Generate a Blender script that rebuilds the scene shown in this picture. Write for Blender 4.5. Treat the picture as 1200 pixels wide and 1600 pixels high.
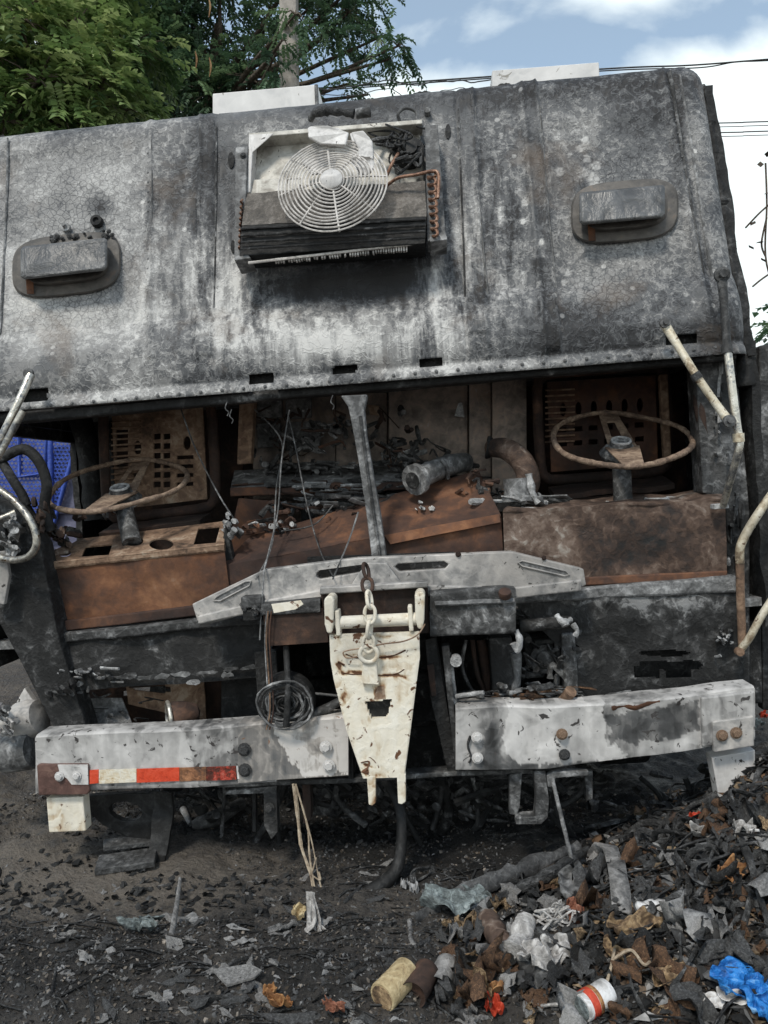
import bpy, bmesh, math, random
import numpy as np
from mathutils import Vector, Matrix, noise
from mathutils.geometry import tessellate_polygon
R = math.radians
random.seed(7); rng = np.random.default_rng(7)
for o in list(bpy.data.objects): bpy.data.objects.remove(o)
sc = bpy.context.scene; COL = sc.collection

# ------------------------------------------------------------------ camera
CAM = Vector((0.15, -2.556, 1.34)); YAW = R(3.4); PITCH = R(-1.9); FPX = 1200.0
cam = bpy.data.cameras.new('camera'); camo = bpy.data.objects.new('camera', cam); COL.objects.link(camo)
camo.location = CAM; camo.rotation_euler = (R(90) + PITCH, 0, YAW)
cam.sensor_fit = 'VERTICAL'; cam.sensor_height = 36; cam.lens = 36 * FPX / 1600; cam.clip_start = 0.05; cam.clip_end = 3000
sc.camera = camo

# ------------------------------------------------------------------ sky, sun, exposure
SUN_EL, SUN_AZ = 52, 205          # azimuth clockwise from +y: the sun stands behind the photographer, to the left
w = bpy.data.worlds.new('World'); sc.world = w; w.use_nodes = True
nt = w.node_tree; nt.nodes.clear(); ln = nt.links.new
out = nt.nodes.new('ShaderNodeOutputWorld'); bg = nt.nodes.new('ShaderNodeBackground'); ln(bg.outputs[0], out.inputs[0])
bg.inputs[1].default_value = 0.15
sky = nt.nodes.new('ShaderNodeTexSky'); sky.sky_type = 'NISHITA'; sky.sun_disc = False
sky.sun_elevation = R(SUN_EL); sky.sun_rotation = R(SUN_AZ); sky.air_density = 0.9; sky.dust_density = 0.4; sky.ozone_density = 1.0
tc = nt.nodes.new('ShaderNodeTexCoord')
mp = nt.nodes.new('ShaderNodeMapping'); mp.inputs['Scale'].default_value = (1, 1, 1.7); mp.inputs['Location'].default_value = (0.35, 0.1, 0.12)
ln(tc.outputs['Generated'], mp.inputs[0])
n1 = nt.nodes.new('ShaderNodeTexNoise'); n1.inputs['Scale'].default_value = 2.6; n1.inputs['Detail'].default_value = 9; n1.inputs['Roughness'].default_value = 0.48
n1.inputs['Distortion'].default_value = 0.25
ln(mp.outputs[0], n1.inputs['Vector'])
sx = nt.nodes.new('ShaderNodeSeparateXYZ'); ln(tc.outputs['Generated'], sx.inputs[0])
mr = nt.nodes.new('ShaderNodeMapRange'); mr.inputs[1].default_value = 0.36; mr.inputs[2].default_value = 0.48; mr.inputs[3].default_value = 0.26; mr.inputs[4].default_value = -0.035
ln(sx.outputs[2], mr.inputs[0])
ad = nt.nodes.new('ShaderNodeMath'); ad.operation = 'ADD'; ln(n1.outputs[0], ad.inputs[0]); ln(mr.outputs[0], ad.inputs[1])
cr = nt.nodes.new('ShaderNodeValToRGB'); cr.color_ramp.elements[0].position = 0.53; cr.color_ramp.elements[1].position = 0.61
cr.color_ramp.elements[0].color = (.19, .19, .19, 1); ln(ad.outputs[0], cr.inputs[0])
mx = nt.nodes.new('ShaderNodeMix'); mx.data_type = 'RGBA'; ln(cr.outputs[0], mx.inputs[0])
tn = nt.nodes.new('ShaderNodeMix'); tn.data_type = 'RGBA'; tn.blend_type = 'MULTIPLY'; tn.inputs[0].default_value = 1; ln(sky.outputs[0], tn.inputs[6]); tn.inputs[7].default_value = (1.0, 1.09, 1.0, 1)
ln(tn.outputs[2], mx.inputs[6]); mx.inputs[7].default_value = (6.2, 6.75, 6.8, 1)
ln(mx.outputs[2], bg.inputs[0])
sun = bpy.data.lights.new('sun', 'SUN'); suno = bpy.data.objects.new('sun', sun); COL.objects.link(suno)
sun.energy = 2.0; sun.angle = R(10); sun.color = (1.0, 0.94, 0.84)
sd = Vector((math.sin(R(SUN_AZ)) * math.cos(R(SUN_EL)), math.cos(R(SUN_AZ)) * math.cos(R(SUN_EL)), math.sin(R(SUN_EL))))
suno.rotation_euler = sd.to_track_quat('Z', 'Y').to_euler(); suno.location = sd * 20
sc.view_settings.view_transform = 'Standard'; sc.view_settings.look = 'None'
sc.view_settings.exposure = 0.28; sc.view_settings.gamma = 1; sc.view_settings.use_curve_mapping = False
sc.cycles.use_denoising = True; sc.cycles.max_bounces = 6; sc.cycles.diffuse_bounces = 4; sc.cycles.glossy_bounces = 2

# ------------------------------------------------------------------ places in the world
CR = (Matrix.Rotation(YAW, 3, 'Z') @ Matrix.Rotation(R(90) + PITCH, 3, 'X'))
ROLL = R(-4.0)                       # the wreck has sunk on the side where the tyre burnt away
TM = Matrix.Translation((0, 0, 0.5)) @ Matrix.Rotation(ROLL, 4, 'Y') @ Matrix.Translation((0, 0, -0.5))
TI = TM.inverted(); TI3 = TI.to_3x3(); LC = TI @ CAM
def ray(u, v): return (CR @ Vector((u - 600, 800 - v, -FPX))).normalized()
def P(u, v, y):
    d = TI3 @ ray(u, v); return LC + d * ((y - LC.y) / d.y)
def W(u, v, y):
    d = ray(u, v); return CAM + d * ((y - CAM.y) / d.y)
def PP(u, v, p0, n):
    d = TI3 @ ray(u, v); return LC + d * ((p0 - LC).dot(n) / d.dot(n))
CRT = CR.transposed()
def proj(p):                         # truck-local point -> photograph position (used for placing stains only)
    q = CRT @ (TM @ Vector(p) - CAM); return 600 + FPX * q.x / -q.z, 800 - FPX * q.y / -q.z
def fbm(p, o=4): return noise.fractal(Vector(p), 1.0, 2.0, o)

def ground(x, y):
    h = 0.74 * math.exp(-(((x - 1.80) / .72) ** 2 + ((y + 0.10) / .56) ** 2))
    h += 0.13 * math.exp(-(((x - 0.95) / .42) ** 2 + ((y + .42) / .33) ** 2))
    h += 0.05 * math.exp(-(((x + 0.2) / .9) ** 2 + ((y + .55) / .25) ** 2))
    k = max(0, 1 - max(0, math.hypot(x, y) - 3) / 6)
    if k > 0: h += k * (0.028 * fbm((x * 2.3, y * 2.3, 1.3), 3) + 0.022 * fbm((x * 8, y * 8, 4.1), 5) + 0.007 * fbm((x * 31, y * 31, 2.1), 3))
    return h
def G(u, v):
    d = ray(u, v); t = 1.0
    while t < 12:
        p = CAM + d * t
        if p.z < ground(p.x, p.y): return p
        t += .012
    return CAM + d * 3

# ------------------------------------------------------------------ materials
class Sh:
    def __init__(s, name):
        s.m = bpy.data.materials.new(name); s.m.use_nodes = True; s.t = s.m.node_tree; s.t.nodes.clear()
        s.o = s.n('OutputMaterial'); s.b = s.n('BsdfPrincipled'); s.l(s.b.outputs[0], s.o.inputs[0])
        s.tc = s.n('TexCoord'); s.co = s.tc.outputs['Object']
    def n(s, t): return s.t.nodes.new('ShaderNode' + t)
    def l(s, a, b): s.t.links.new(a, b)
    def i(s, sock, v):
        if isinstance(v, bpy.types.NodeSocket): s.l(v, sock)
        elif isinstance(v, (tuple, list)) and len(v) == 3 and sock.type == 'RGBA': sock.default_value = (*v, 1)
        else: sock.default_value = v
    def map(s, scale, loc=(0, 0, 0), rot=(0, 0, 0), co=None):
        n = s.n('Mapping'); s.l(co or s.co, n.inputs[0]); n.inputs['Scale'].default_value = scale; n.inputs['Location'].default_value = loc; n.inputs['Rotation'].default_value = rot
        return n.outputs[0]
    def noise(s, sc_, det=5, ro=.55, di=0, co=None):
        n = s.n('TexNoise'); s.l(co or s.co, n.inputs['Vector']); n.inputs['Scale'].default_value = sc_; n.inputs['Detail'].default_value = det
        n.inputs['Roughness'].default_value = ro; n.inputs['Distortion'].default_value = di; return n.outputs[0]
    def vor(s, sc_, feat='DISTANCE_TO_EDGE', co=None, rnd=1):
        n = s.n('TexVoronoi'); n.feature = feat; s.l(co or s.co, n.inputs['Vector']); n.inputs['Scale'].default_value = sc_; n.inputs['Randomness'].default_value = rnd
        return n.outputs[0]
    def ramp(s, f, stops, mode='LINEAR'):
        n = s.n('ValToRGB'); e = n.color_ramp.elements; n.color_ramp.interpolation = mode
        while len(e) < len(stops): e.new(.5)
        for k, (p, c) in enumerate(stops):
            e[k].position = p; e[k].color = (*c, 1) if isinstance(c, (tuple, list)) else (c, c, c, 1)
        s.l(f, n.inputs[0]); return n.outputs[0]
    def mix(s, f, a, b, bt='MIX'):
        n = s.n('Mix'); n.data_type = 'RGBA'; n.blend_type = bt; s.i(n.inputs[0], f); s.i(n.inputs[6], a); s.i(n.inputs[7], b); return n.outputs[2]
    def m_(s, op, a, b=0, c=0):
        n = s.n('Math'); n.operation = op; s.i(n.inputs[0], a); s.i(n.inputs[1], b); s.i(n.inputs[2], c); return n.outputs[0]
    def attr(s, nm):
        n = s.n('Attribute'); n.attribute_name = nm; return n
    def bump(s, h, st=.4, di=.01):
        n = s.n('Bump'); s.l(h, n.inputs['Height']); n.inputs['Strength'].default_value = st; n.inputs['Distance'].default_value = di; s.l(n.outputs[0], s.b.inputs['Normal'])
    def done(s, col, rough=.7, metal=0., spec=.4):
        s.i(s.b.inputs['Base Color'], col); s.i(s.b.inputs['Roughness'], rough); s.i(s.b.inputs['Metallic'], metal); s.b.inputs['Specular IOR Level'].default_value = spec
        return s.m
MAT = {}
def worn(name, stops, scale=9, rough=.75, metal=0., bump=.35, bd=.006, streak=0, chips=None, spec=.35, dist=.6, soot=0, line=.12, con=2.7):
    s = Sh(name); a = s.noise(scale, 9, .62, dist); b = s.noise(scale * 5.3, 6, .6); A = s.attr('wear')
    f = s.m_('ADD', s.m_('MULTIPLY', a, .72), s.m_('MULTIPLY', b, .28))
    if streak:
        g = s.noise(1.0, 6, .6, .15, s.map((scale * 5, scale * 5, scale * .35)))
        f = s.m_('ADD', s.m_('MULTIPLY', f, 1 - streak), s.m_('MULTIPLY', g, streak))
    f = s.m_('MULTIPLY_ADD', f, con, .5 - con * .5)
    f = s.m_('ADD', f, A.outputs['Fac'])
    if line:                                          # crusty rims of blistered paint or scale
        wn = s.noise(scale * 2.4, 3, .5, .5); e = s.ramp(wn, [(.42, 0), (.465, 1), (.50, 1), (.54, 0)]); wn2 = s.noise(scale * 5, 2, .5, .4); e2 = s.ramp(wn2, [(.50, 0), (.54, 1)])
        f = s.m_('ADD', f, s.m_('ADD', s.m_('MULTIPLY', s.m_('SUBTRACT', e, .4), line * 1.3), s.m_('MULTIPLY', s.m_('SUBTRACT', e2, .4), line)))
    col = s.ramp(f, stops)
    if chips:                                        # (scale, threshold, colour)
        c = s.noise(chips[0], 7, .6, .8); k = s.ramp(c, [(chips[1] - .06, 0), (chips[1] - .035, 1)]); col = s.mix(k, col, chips[2])
    if soot:                                         # smoke-blackened patches with feathered edges
        k = s.ramp(s.noise(2.3, 7, .6, .6, s.map((1, 1, .6), (3.1, 0, 1.7))), [(.5, 0), (.66, soot)]); col = s.mix(k, col, (.018, .017, .017))
    s.bump(s.m_('ADD', f, s.m_('MULTIPLY', s.noise(scale * 14, 4), .5)), bump, bd)
    MAT[name] = s.done(col, s.ramp(b, [(.3, max(.1, rough - .15)), (.7, min(1, rough + .15))]), metal, spec); return MAT[name]
g3 = lambda v, t=0: (v * (1 + t), v, v * (1 - t))
worn('soot_black', [(.0, g3(.007)), (.5, g3(.016)), (.72, g3(.038)), (.86, g3(.09)), (1, g3(.2))], 7, .75, bump=.7, dist=.5)
worn('burnt_steel', [(0, g3(.012)), (.4, g3(.035)), (.62, g3(.08)), (.8, g3(.17)), (1, g3(.34))], 8, .68, bump=.6, dist=.5)
worn('burnt_grey', [(0, g3(.03)), (.35, g3(.09)), (.6, g3(.17)), (.8, g3(.3)), (1, g3(.45))], 8, .66, bump=.5, dist=.5)
worn('housing_metal', [(0, g3(.03, .05)), (.4, g3(.075, .08)), (.7, g3(.13, .1)), (1, (.24, .16, .11))], 7, .6, .1, bump=.3, line=.05, con=2)
worn('rust', [(0, (.016, .012, .011)), (.35, (.045, .027, .022)), (.6, (.085, .045, .031)), (.8, (.16, .075, .042)), (1, (.24, .13, .08))], 3.5, .85, bump=.5, dist=.4, line=.05, con=2.3)
worn('rust_bright', [(0, (.03, .02, .016)), (.35, (.085, .043, .028)), (.6, (.165, .075, .040)), (.8, (.25, .12, .062)), (1, (.33, .2, .13))], 4, .85, bump=.5, dist=.4, soot=.55, line=.05, con=2.2)
worn('rust_dark', [(0, g3(.010, .2)), (.4, (.026, .017, .014)), (.65, (.055, .033, .025)), (.85, (.11, .06, .04)), (1, (.2, .13, .09))], 5, .85, bump=.6, dist=.4, line=.06, con=2.3)
worn('rust_tan', [(0, (.05, .034, .024)), (.35, (.16, .10, .066)), (.6, (.25, .165, .11)), (.9, (.36, .28, .21))], 7, .8, bump=.4)
worn('burnt_brown', [(0, g3(.014)), (.3, (.045, .03, .024)), (.52, (.092, .06, .045)), (.72, (.17, .125, .10)), (1, (.38, .35, .31))], 5, .8, bump=.8, dist=.4, line=.10, con=2.4)
worn('cab_lining', [(0, (.06, .052, .048)), (.35, (.18, .15, .13)), (.6, (.29, .235, .20)), (.8, (.36, .27, .215)), (1, (.42, .38, .35))], 5, .85, bump=.6, dist=.4, line=.10, con=2.4, soot=.75)
worn('aluminium', [(0, g3(.10)), (.3, g3(.27, .03)), (.5, g3(.42, .05)), (.8, g3(.55, .07))], 5, .55, .1, bump=.35, chips=(26, .70, (.06, .055, .05)), soot=.45, con=2.3, line=.08)
worn('cream_paint', [(0, (.10, .045, .022)), (.1, (.30, .17, .09)), (.2, (.52, .41, .28)), (.40, (.74, .68, .56)), (.9, (.83, .79, .70))], 4, .65, bump=.5, streak=.35, chips=(24, .682, (.13, .06, .03)), soot=.28)
worn('white_paint', [(0, g3(.22)), (.3, g3(.45, .03)), (.55, g3(.58, .03)), (.9, g3(.72, .02))], 4, .55, bump=.22, streak=.3, chips=(30, .69, (.06, .055, .05)))
worn('bumper_paint', [(0, g3(.03)), (.2, g3(.09)), (.36, g3(.19, .03)), (.52, g3(.38, .03)), (.85, g3(.58, .03))], 3.0, .55, bump=.3, streak=.3, chips=(30, .675, (.055, .05, .048)), con=2.1, line=.08, soot=.35)
worn('bumper_grey', [(0, g3(.04)), (.35, g3(.12)), (.6, g3(.19, .06)), (.85, g3(.34, .08)), (1, g3(.55, .05))], 4, .6, bump=.3, streak=.5, chips=(30, .72, (.20, .09, .04)))
worn('tray_metal', [(0, (.16, .14, .12)), (.3, (.38, .36, .32)), (.55, (.55, .53, .48)), (.9, (.66, .64, .59))], 6, .6, .1, bump=.3, soot=.3, chips=(30, .69, (.1, .09, .08)))
worn('clean_white', [(0, g3(.50)), (.4, g3(.66, .02)), (.9, g3(.76, .02))], 2, .5, bump=.1, chips=(9, .72, (.3, .28, .25)))
worn('brown_patch', [(0, (.06, .035, .028)), (.5, (.11, .06, .05)), (.9, (.17, .10, .08))], 8, .7)
worn('chrome', [(0, g3(.06)), (.25, g3(.25)), (.5, (.62, .58, .5)), (.9, (.80, .77, .7))], 9, .34, .7, bump=.25, soot=.5, chips=(40, .68, (.16, .1, .06)))
worn('pale_tube', [(0, (.06, .045, .035)), (.2, (.30, .23, .15)), (.42, (.58, .51, .38)), (.9, (.72, .68, .58))], 7, .5, .1, bump=.35, chips=(35, .67, (.14, .08, .05)), soot=.55)
worn('copper', [(0, (.06, .035, .028)), (.5, (.24, .13, .085)), (.9, (.42, .28, .21))], 30, .5, .5)
worn('fin_brown', [(0, g3(.05, .1)), (.5, g3(.11, .12)), (.9, g3(.2, .1))], 20, .8, bump=.6)
worn('guard_wire', [(0, g3(.16, .08)), (.3, g3(.42, .06)), (.6, g3(.6, .06)), (.9, g3(.7, .05))], 14, .6, soot=.3)
worn('melted_plastic', [(0, g3(.3, .02)), (.4, g3(.55, .03)), (.9, g3(.72, .03))], 9, .6, bump=.25, chips=(18, .7, (.1, .09, .08)))
worn('rubber', [(0, g3(.006)), (.5, g3(.014)), (.9, g3(.04))], 10, .65, bump=.3)
worn('ash', [(0, g3(.12)), (.4, g3(.26)), (.7, g3(.42)), (.9, g3(.58))], 14, .9, bump=.6)
worn('charcoal', [(0, g3(.012)), (.4, g3(.03)), (.7, g3(.07)), (.95, g3(.18))], 16, .6, bump=.8, bd=.01)
worn('flake_dark', [(0, g3(.02)), (.4, g3(.05)), (.7, g3(.095)), (.95, g3(.17))], 12, .6, bump=.6)
worn('flake_grey', [(0, g3(.06)), (.35, g3(.15, .03)), (.65, g3(.25, .03)), (.95, g3(.38, .03))], 12, .62, bump=.6)
worn('flake_pale', [(0, g3(.14)), (.4, g3(.24, .02)), (.9, g3(.40, .02))], 12, .8, bump=.5)
worn('cardboard', [(0, (.025, .018, .014)), (.35, (.13, .085, .05)), (.65, (.36, .25, .14)), (.95, (.52, .40, .26))], 10, .85, bump=.5)
worn('brown_leaf', [(0, (.02, .012, .008)), (.4, (.07, .04, .024)), (.7, (.14, .075, .04)), (.95, (.24, .15, .09))], 14, .8, bump=.5)
worn('dirty_cloth', [(0, g3(.12, .05)), (.4, g3(.3, .05)), (.7, g3(.5, .04)), (.95, g3(.62, .03))], 14, .85, bump=.6)
worn('teal_rag', [(0, (.04, .045, .045)), (.4, (.13, .15, .15)), (.7, (.25, .29, .29)), (.95, (.4, .43, .42))], 16, .8, bump=.7)
worn('brick_cloth', [(0, (.08, .03, .02)), (.5, (.25, .1, .06)), (.9, (.38, .19, .13))], 18, .85, bump=.5)
worn('orange_scrap', [(0, (.05, .025, .015)), (.4, (.26, .12, .05)), (.9, (.5, .28, .12))], 14, .75)
worn('red_plastic', [(0, (.06, .012, .008)), (.4, (.42, .045, .02)), (.9, (.62, .09, .05))], 14, .45)
worn('blue_plastic', [(0, (.006, .03, .10)), (.3, (.015, .13, .42)), (.6, (.03, .23, .62)), (.9, (.25, .48, .76))], 9, .4, bump=.5, bd=.02)
worn('white_plastic', [(0, g3(.18, .05)), (.35, g3(.5, .03)), (.6, g3(.68, .01)), (.9, g3(.78))], 9, .4, chips=(20, .66, (.09, .08, .07)))
worn('blue_paint', [(0, (.03, .06, .25)), (.5, (.06, .11, .45)), (.9, (.10, .17, .55))], 8, .5)
worn('violet_grey', [(0, (.08, .08, .13)), (.5, (.14, .14, .21)), (.9, (.2, .2, .28))], 4, .6)
worn('tape_red', [(0, (.35, .04, .02)), (.4, (.62, .07, .03)), (.9, (.68, .10, .05))], 12, .4)
worn('tape_cream', [(0, (.42, .28, .14)), (.3, (.66, .57, .42)), (.6, (.74, .70, .6))], 14, .45)
worn('tape_burnt', [(0, (.05, .035, .03)), (.45, (.22, .10, .05)), (.9, (.42, .2, .1))], 14, .6, bump=.5)
worn('tape_char', [(0, (.03, .018, .015)), (.45, (.12, .03, .02)), (.65, (.4, .05, .03)), (.9, (.45, .14, .1))], 14, .5, bump=.5)
worn('concrete', [(0, g3(.16, .1)), (.5, g3(.32, .1)), (.9, g3(.42, .08))], 3, .85)
worn('bark', [(0, (.03, .022, .016)), (.5, (.09, .07, .052)), (.9, (.18, .15, .12))], 8, .9, bump=.8, bd=.02, streak=.4)
worn('pod', [(0, (.1, .05, .02)), (.5, (.24, .13, .06)), (.9, (.3, .2, .1))], 12, .8)
worn('cable', [(0, g3(.02)), (.5, g3(.04)), (.9, g3(.07))], 12, .7)
worn('root_tan', [(0, (.14, .1, .07)), (.5, (.36, .29, .21)), (.9, (.5, .43, .33))], 20, .85)
worn('wood_tan', [(0, (.16, .11, .06)), (.4, (.38, .29, .16)), (.9, (.56, .46, .28))], 14, .85, bump=.6, streak=.3)

def leafmat(name, c0, c1, c2):
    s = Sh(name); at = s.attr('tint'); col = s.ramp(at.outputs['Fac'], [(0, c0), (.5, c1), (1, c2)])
    s.b.inputs['Transmission Weight'].default_value = 0
    m = s.done(col, .5, 0, .4)
    tr = s.n('BsdfTranslucent'); s.l(col, tr.inputs[0]); ms = s.n('MixShader'); ms.inputs[0].default_value = .35
    s.l(s.b.outputs[0], ms.inputs[1]); s.l(tr.outputs[0], ms.inputs[2]); s.l(ms.outputs[0], s.o.inputs[0]); MAT[name] = m
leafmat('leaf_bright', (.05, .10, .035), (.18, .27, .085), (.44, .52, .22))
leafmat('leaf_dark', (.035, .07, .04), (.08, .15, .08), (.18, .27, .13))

def header_mat():
    s = Sh('burnt_cab_paint')
    A = s.attr('wear'); sep = s.n('SeparateColor'); s.l(A.outputs['Color'], sep.inputs[0])
    ash, crack, strk = sep.outputs[0], sep.outputs[1], sep.outputs[2]
    big = s.noise(3.0, 5, .55, .3); med = s.noise(12, 6, .55, .4); fine = s.noise(60, 5, .6, .2)
    worm = s.noise(25, 3, .5, .7); worm2 = s.noise(52, 2, .5, .5); isl = s.noise(32, 4, .55, .5, s.map((1, 1, 1), (5, 2, 1)))
    lines = s.ramp(worm, [(.43, 0), (.47, 1), (.495, 1), (.53, 0)]); lines2 = s.ramp(worm2, [(.42, 0), (.47, 1), (.50, 1), (.55, 0)]); islm = s.ramp(isl, [(.52, 0), (.545, 1)])
    cells = s.vor(44); cell2 = s.vor(80)
    streak = s.noise(1, 7, .62, .25, s.map((24, 20, 1.1)))
    amp = s.m_('SUBTRACT', 1.0, s.m_('MULTIPLY', A.outputs['Alpha'], .75)); lw = s.m_('MULTIPLY', amp, s.m_('SUBTRACT', 1.0, s.m_('MULTIPLY', crack, .6)))
    f = s.m_('MULTIPLY_ADD', s.m_('SUBTRACT', big, .5), 1.0, ash)
    f = s.m_('MULTIPLY_ADD', s.m_('MULTIPLY', s.m_('SUBTRACT', med, .5), lw), .66, f)
    f = s.m_('MULTIPLY_ADD', s.m_('MULTIPLY', s.m_('SUBTRACT', fine, .5), amp), .20, f)
    f = s.m_('MULTIPLY_ADD', s.m_('MULTIPLY', s.m_('SUBTRACT', lines, .35), lw), .17, f)
    f = s.m_('MULTIPLY_ADD', s.m_('MULTIPLY', s.m_('SUBTRACT', lines2, .4), lw), .10, f)
    f = s.m_('MULTIPLY_ADD', s.m_('MULTIPLY', s.m_('SUBTRACT', islm, .35), lw), .15, f)
    cl = s.ramp(cells, [(0, 0), (.10, 1)]); cl2 = s.ramp(cell2, [(0, 0), (.12, 1)])
    f = s.m_('MULTIPLY_ADD', s.m_('MULTIPLY', s.m_('SUBTRACT', cl, .85), crack), .26, f)
    f = s.m_('MULTIPLY_ADD', s.m_('MULTIPLY', s.m_('SUBTRACT', cl2, .8), crack), .12, f)
    st = s.m_('MULTIPLY', s.m_('MULTIPLY_ADD', streak, 4.2, -1.95), strk)
    f = s.m_('MULTIPLY_ADD', st, .62, f)
    spots = s.ramp(s.vor(15, 'F1'), [(.13, 1), (.16, 0)])              # round bare spots where blisters burst
    smask = s.ramp(s.noise(2.6, 2), [(.54, 0), (.58, 1)])
    f = s.m_('MULTIPLY_ADD', s.m_('MULTIPLY', spots, smask), .30, f)
    col = s.ramp(f, [(0.08, (.018, .017, .017)), (.24, (.043, .044, .047)), (.31, (.086, .088, .092)), (.46, (.126, .128, .131)), (.52, (.205, .202, .199)), (.66, (.265, .261, .256)), (.75, (.37, .365, .357)), (1.05, (.57, .56, .54))])
    rs = s.ramp(s.noise(3.4, 7, .62, .3), [(.56, 0), (.70, .55)]); col = s.mix(rs, col, (.13, .095, .068))
    s.bump(s.m_('ADD', s.m_('MULTIPLY', lines, .5), s.m_('ADD', s.m_('MULTIPLY', f, .5), s.m_('MULTIPLY', fine, .6))), .5, .006)
    MAT['cab'] = s.done(col, s.ramp(med, [(.3, .5), (.7, .85)]), .0, .4)
header_mat()

def ground_mat():
    s = Sh('sooty_dirt'); a = s.noise(1.6, 6, .6, 0); b = s.noise(16, 8, .68, 0); c = s.noise(90, 6, .7); v = s.vor(38, 'F1')
    f = s.m_('ADD', s.m_('MULTIPLY', a, .42), s.m_('ADD', s.m_('MULTIPLY', b, .34), s.m_('MULTIPLY', c, .24)))
    A = s.attr('dirt'); f = s.m_('ADD', f, A.outputs['Fac'])
    col = s.ramp(f, [(.28, (.010, .010, .010)), (.40, (.030, .028, .026)), (.50, (.085, .076, .068)), (.60, (.18, .156, .13)), (.78, (.26, .225, .19)), (.95, (.34, .30, .25))])
    pale = s.ramp(v, [(.05, 1), (.09, 0)]); pm = s.ramp(s.noise(7, 3), [(.55, 0), (.65, .7)]); col = s.mix(s.m_('MULTIPLY', pale, pm), col, (.17, .16, .15))
    s.bump(s.m_('ADD', b, s.m_('ADD', s.m_('MULTIPLY', c, .9), s.m_('MULTIPLY', v, .4))), 1.0, .03)
    MAT['ground'] = s.done(col, s.ramp(b, [(.4, .55), (.6, .95)]), 0, .4)
ground_mat()
def litter_mat():
    s = Sh('litter'); A = s.attr('tint'); n = s.noise(40, 6, .6); col = s.mix(.75, A.outputs['Color'], s.ramp(n, [(.3, .25), (.5, .8), (.7, 1.5)]), 'MULTIPLY')
    s.bump(n, .6, .01); MAT['litter'] = s.done(col, .8, 0, .3)
litter_mat()
def skin(m): return MAT[m] if isinstance(m, str) else m

# ------------------------------------------------------------------ mesh helpers
def mk(name, vs, fs, mat, parent=None, smooth=None, bevel=0, loc=None):
    me = bpy.data.meshes.new(name); me.from_pydata([tuple(v) for v in vs], [], fs); me.update()
    bm = bmesh.new(); bm.from_mesh(me); bmesh.ops.recalc_face_normals(bm, faces=bm.faces); bm.to_mesh(me); bm.free()
    if smooth is not None:
        me.polygons.foreach_set('use_smooth', [True] * len(me.polygons))
        if smooth: me.set_sharp_from_angle(angle=R(smooth))
    return link(name, me, mat, parent, bevel, loc)
def link(name, me, mat, parent=None, bevel=0, loc=None):
    o = bpy.data.objects.new(name, me); COL.objects.link(o)
    if mat is not None and not me.materials: me.materials.append(skin(mat))
    if parent: o.parent = parent
    if loc is not None: o.location = loc
    if bevel:
        b = o.modifiers.new('bevel', 'BEVEL'); b.width = bevel; b.segments = 2; b.limit_method = 'ANGLE'; b.angle_limit = R(35); b.harden_normals = False
    return o
def tag(o, label, cat, group=None, kind=None):
    if label: o['label'] = label
    if cat: o['category'] = cat
    if group: o['group'] = group
    if kind: o['kind'] = kind
    return o
def empty(name, loc=(0, 0, 0), parent=None):
    o = bpy.data.objects.new(name, None); COL.objects.link(o); o.location = loc; o.empty_display_size = .2
    if parent: o.parent = parent
    return o
def plate3(name, pts, nrm, th, mat, parent, holes=(), bevel=.003):
    """a flat piece of real thickness from a 3-D outline (front face), thickened against nrm"""
    loops = [list(pts)] + [list(h) for h in holes]
    tris = tessellate_polygon(loops); vs = [p for l in loops for p in l]; n = len(vs); back = [p - nrm * th for p in vs]
    fs = [tuple(t) for t in tris] + [tuple(i + n for i in reversed(t)) for t in tris]
    k = 0
    for l in loops:
        m = len(l)
        for i in range(m): a, b = k + i, k + (i + 1) % m; fs.append((a, b, b + n, a + n))
        k += m
    return mk(name, vs + back, fs, mat, parent, None, bevel)
FWD = Vector((0, -1, 0))
def plate(name, px, y, th, mat, parent, holes=(), bevel=.003):
    return plate3(name, [P(u, v, y) for u, v in px], FWD, th, mat, parent, [[P(u, v, y) for u, v in h] for h in holes], bevel)
def ell(u, v, a, b, n=20, rot=0):
    c, s = math.cos(rot), math.sin(rot); q = []
    for k in range(n):
        t = 2 * math.pi * k / n; x, y = a * math.cos(t), b * math.sin(t); q.append((u + x * c - y * s, v + x * s + y * c))
    return q
def box3(name, a, b, mat, parent, bevel=.004):
    x0, x1 = sorted((a[0], b[0])); y0, y1 = sorted((a[1], b[1])); z0, z1 = sorted((a[2], b[2]))
    vs = [(x, y, z) for x in (x0, x1) for y in (y0, y1) for z in (z0, z1)]
    return mk(name, vs, [(0, 1, 3, 2), (4, 6, 7, 5), (0, 4, 5, 1), (2, 3, 7, 6), (0, 2, 6, 4), (1, 5, 7, 3)], mat, parent, None, bevel)
def pbox(name, u0, v0, u1, v1, y0, y1, mat, parent, bevel=.004):
    um, vm = (u0 + u1) / 2, (v0 + v1) / 2
    return box3(name, (P(u0, vm, y0).x, y0, P(um, v1, y0).z), (P(u1, vm, y0).x, y1, P(um, v0, y0).z), mat, parent, bevel)
def smoothpath(pts, k=6, closed=False):
    pts = [Vector(p) for p in pts]; n = len(pts); res = []
    rngi = range(n if closed else n - 1)
    for i in rngi:
        p0 = pts[i - 1] if (closed or i > 0) else pts[0]; p1 = pts[i]; p2 = pts[(i + 1) % n]; p3 = pts[(i + 2) % n] if (closed or i + 2 < n) else pts[-1]
        for j in range(k):
            t = j / k; res.append(.5 * ((2 * p1) + (-p0 + p2) * t + (2 * p0 - 5 * p1 + 4 * p2 - p3) * t * t + (-p0 + 3 * p1 - 3 * p2 + p3) * t ** 3))
    if not closed: res.append(pts[-1])
    return res
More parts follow.
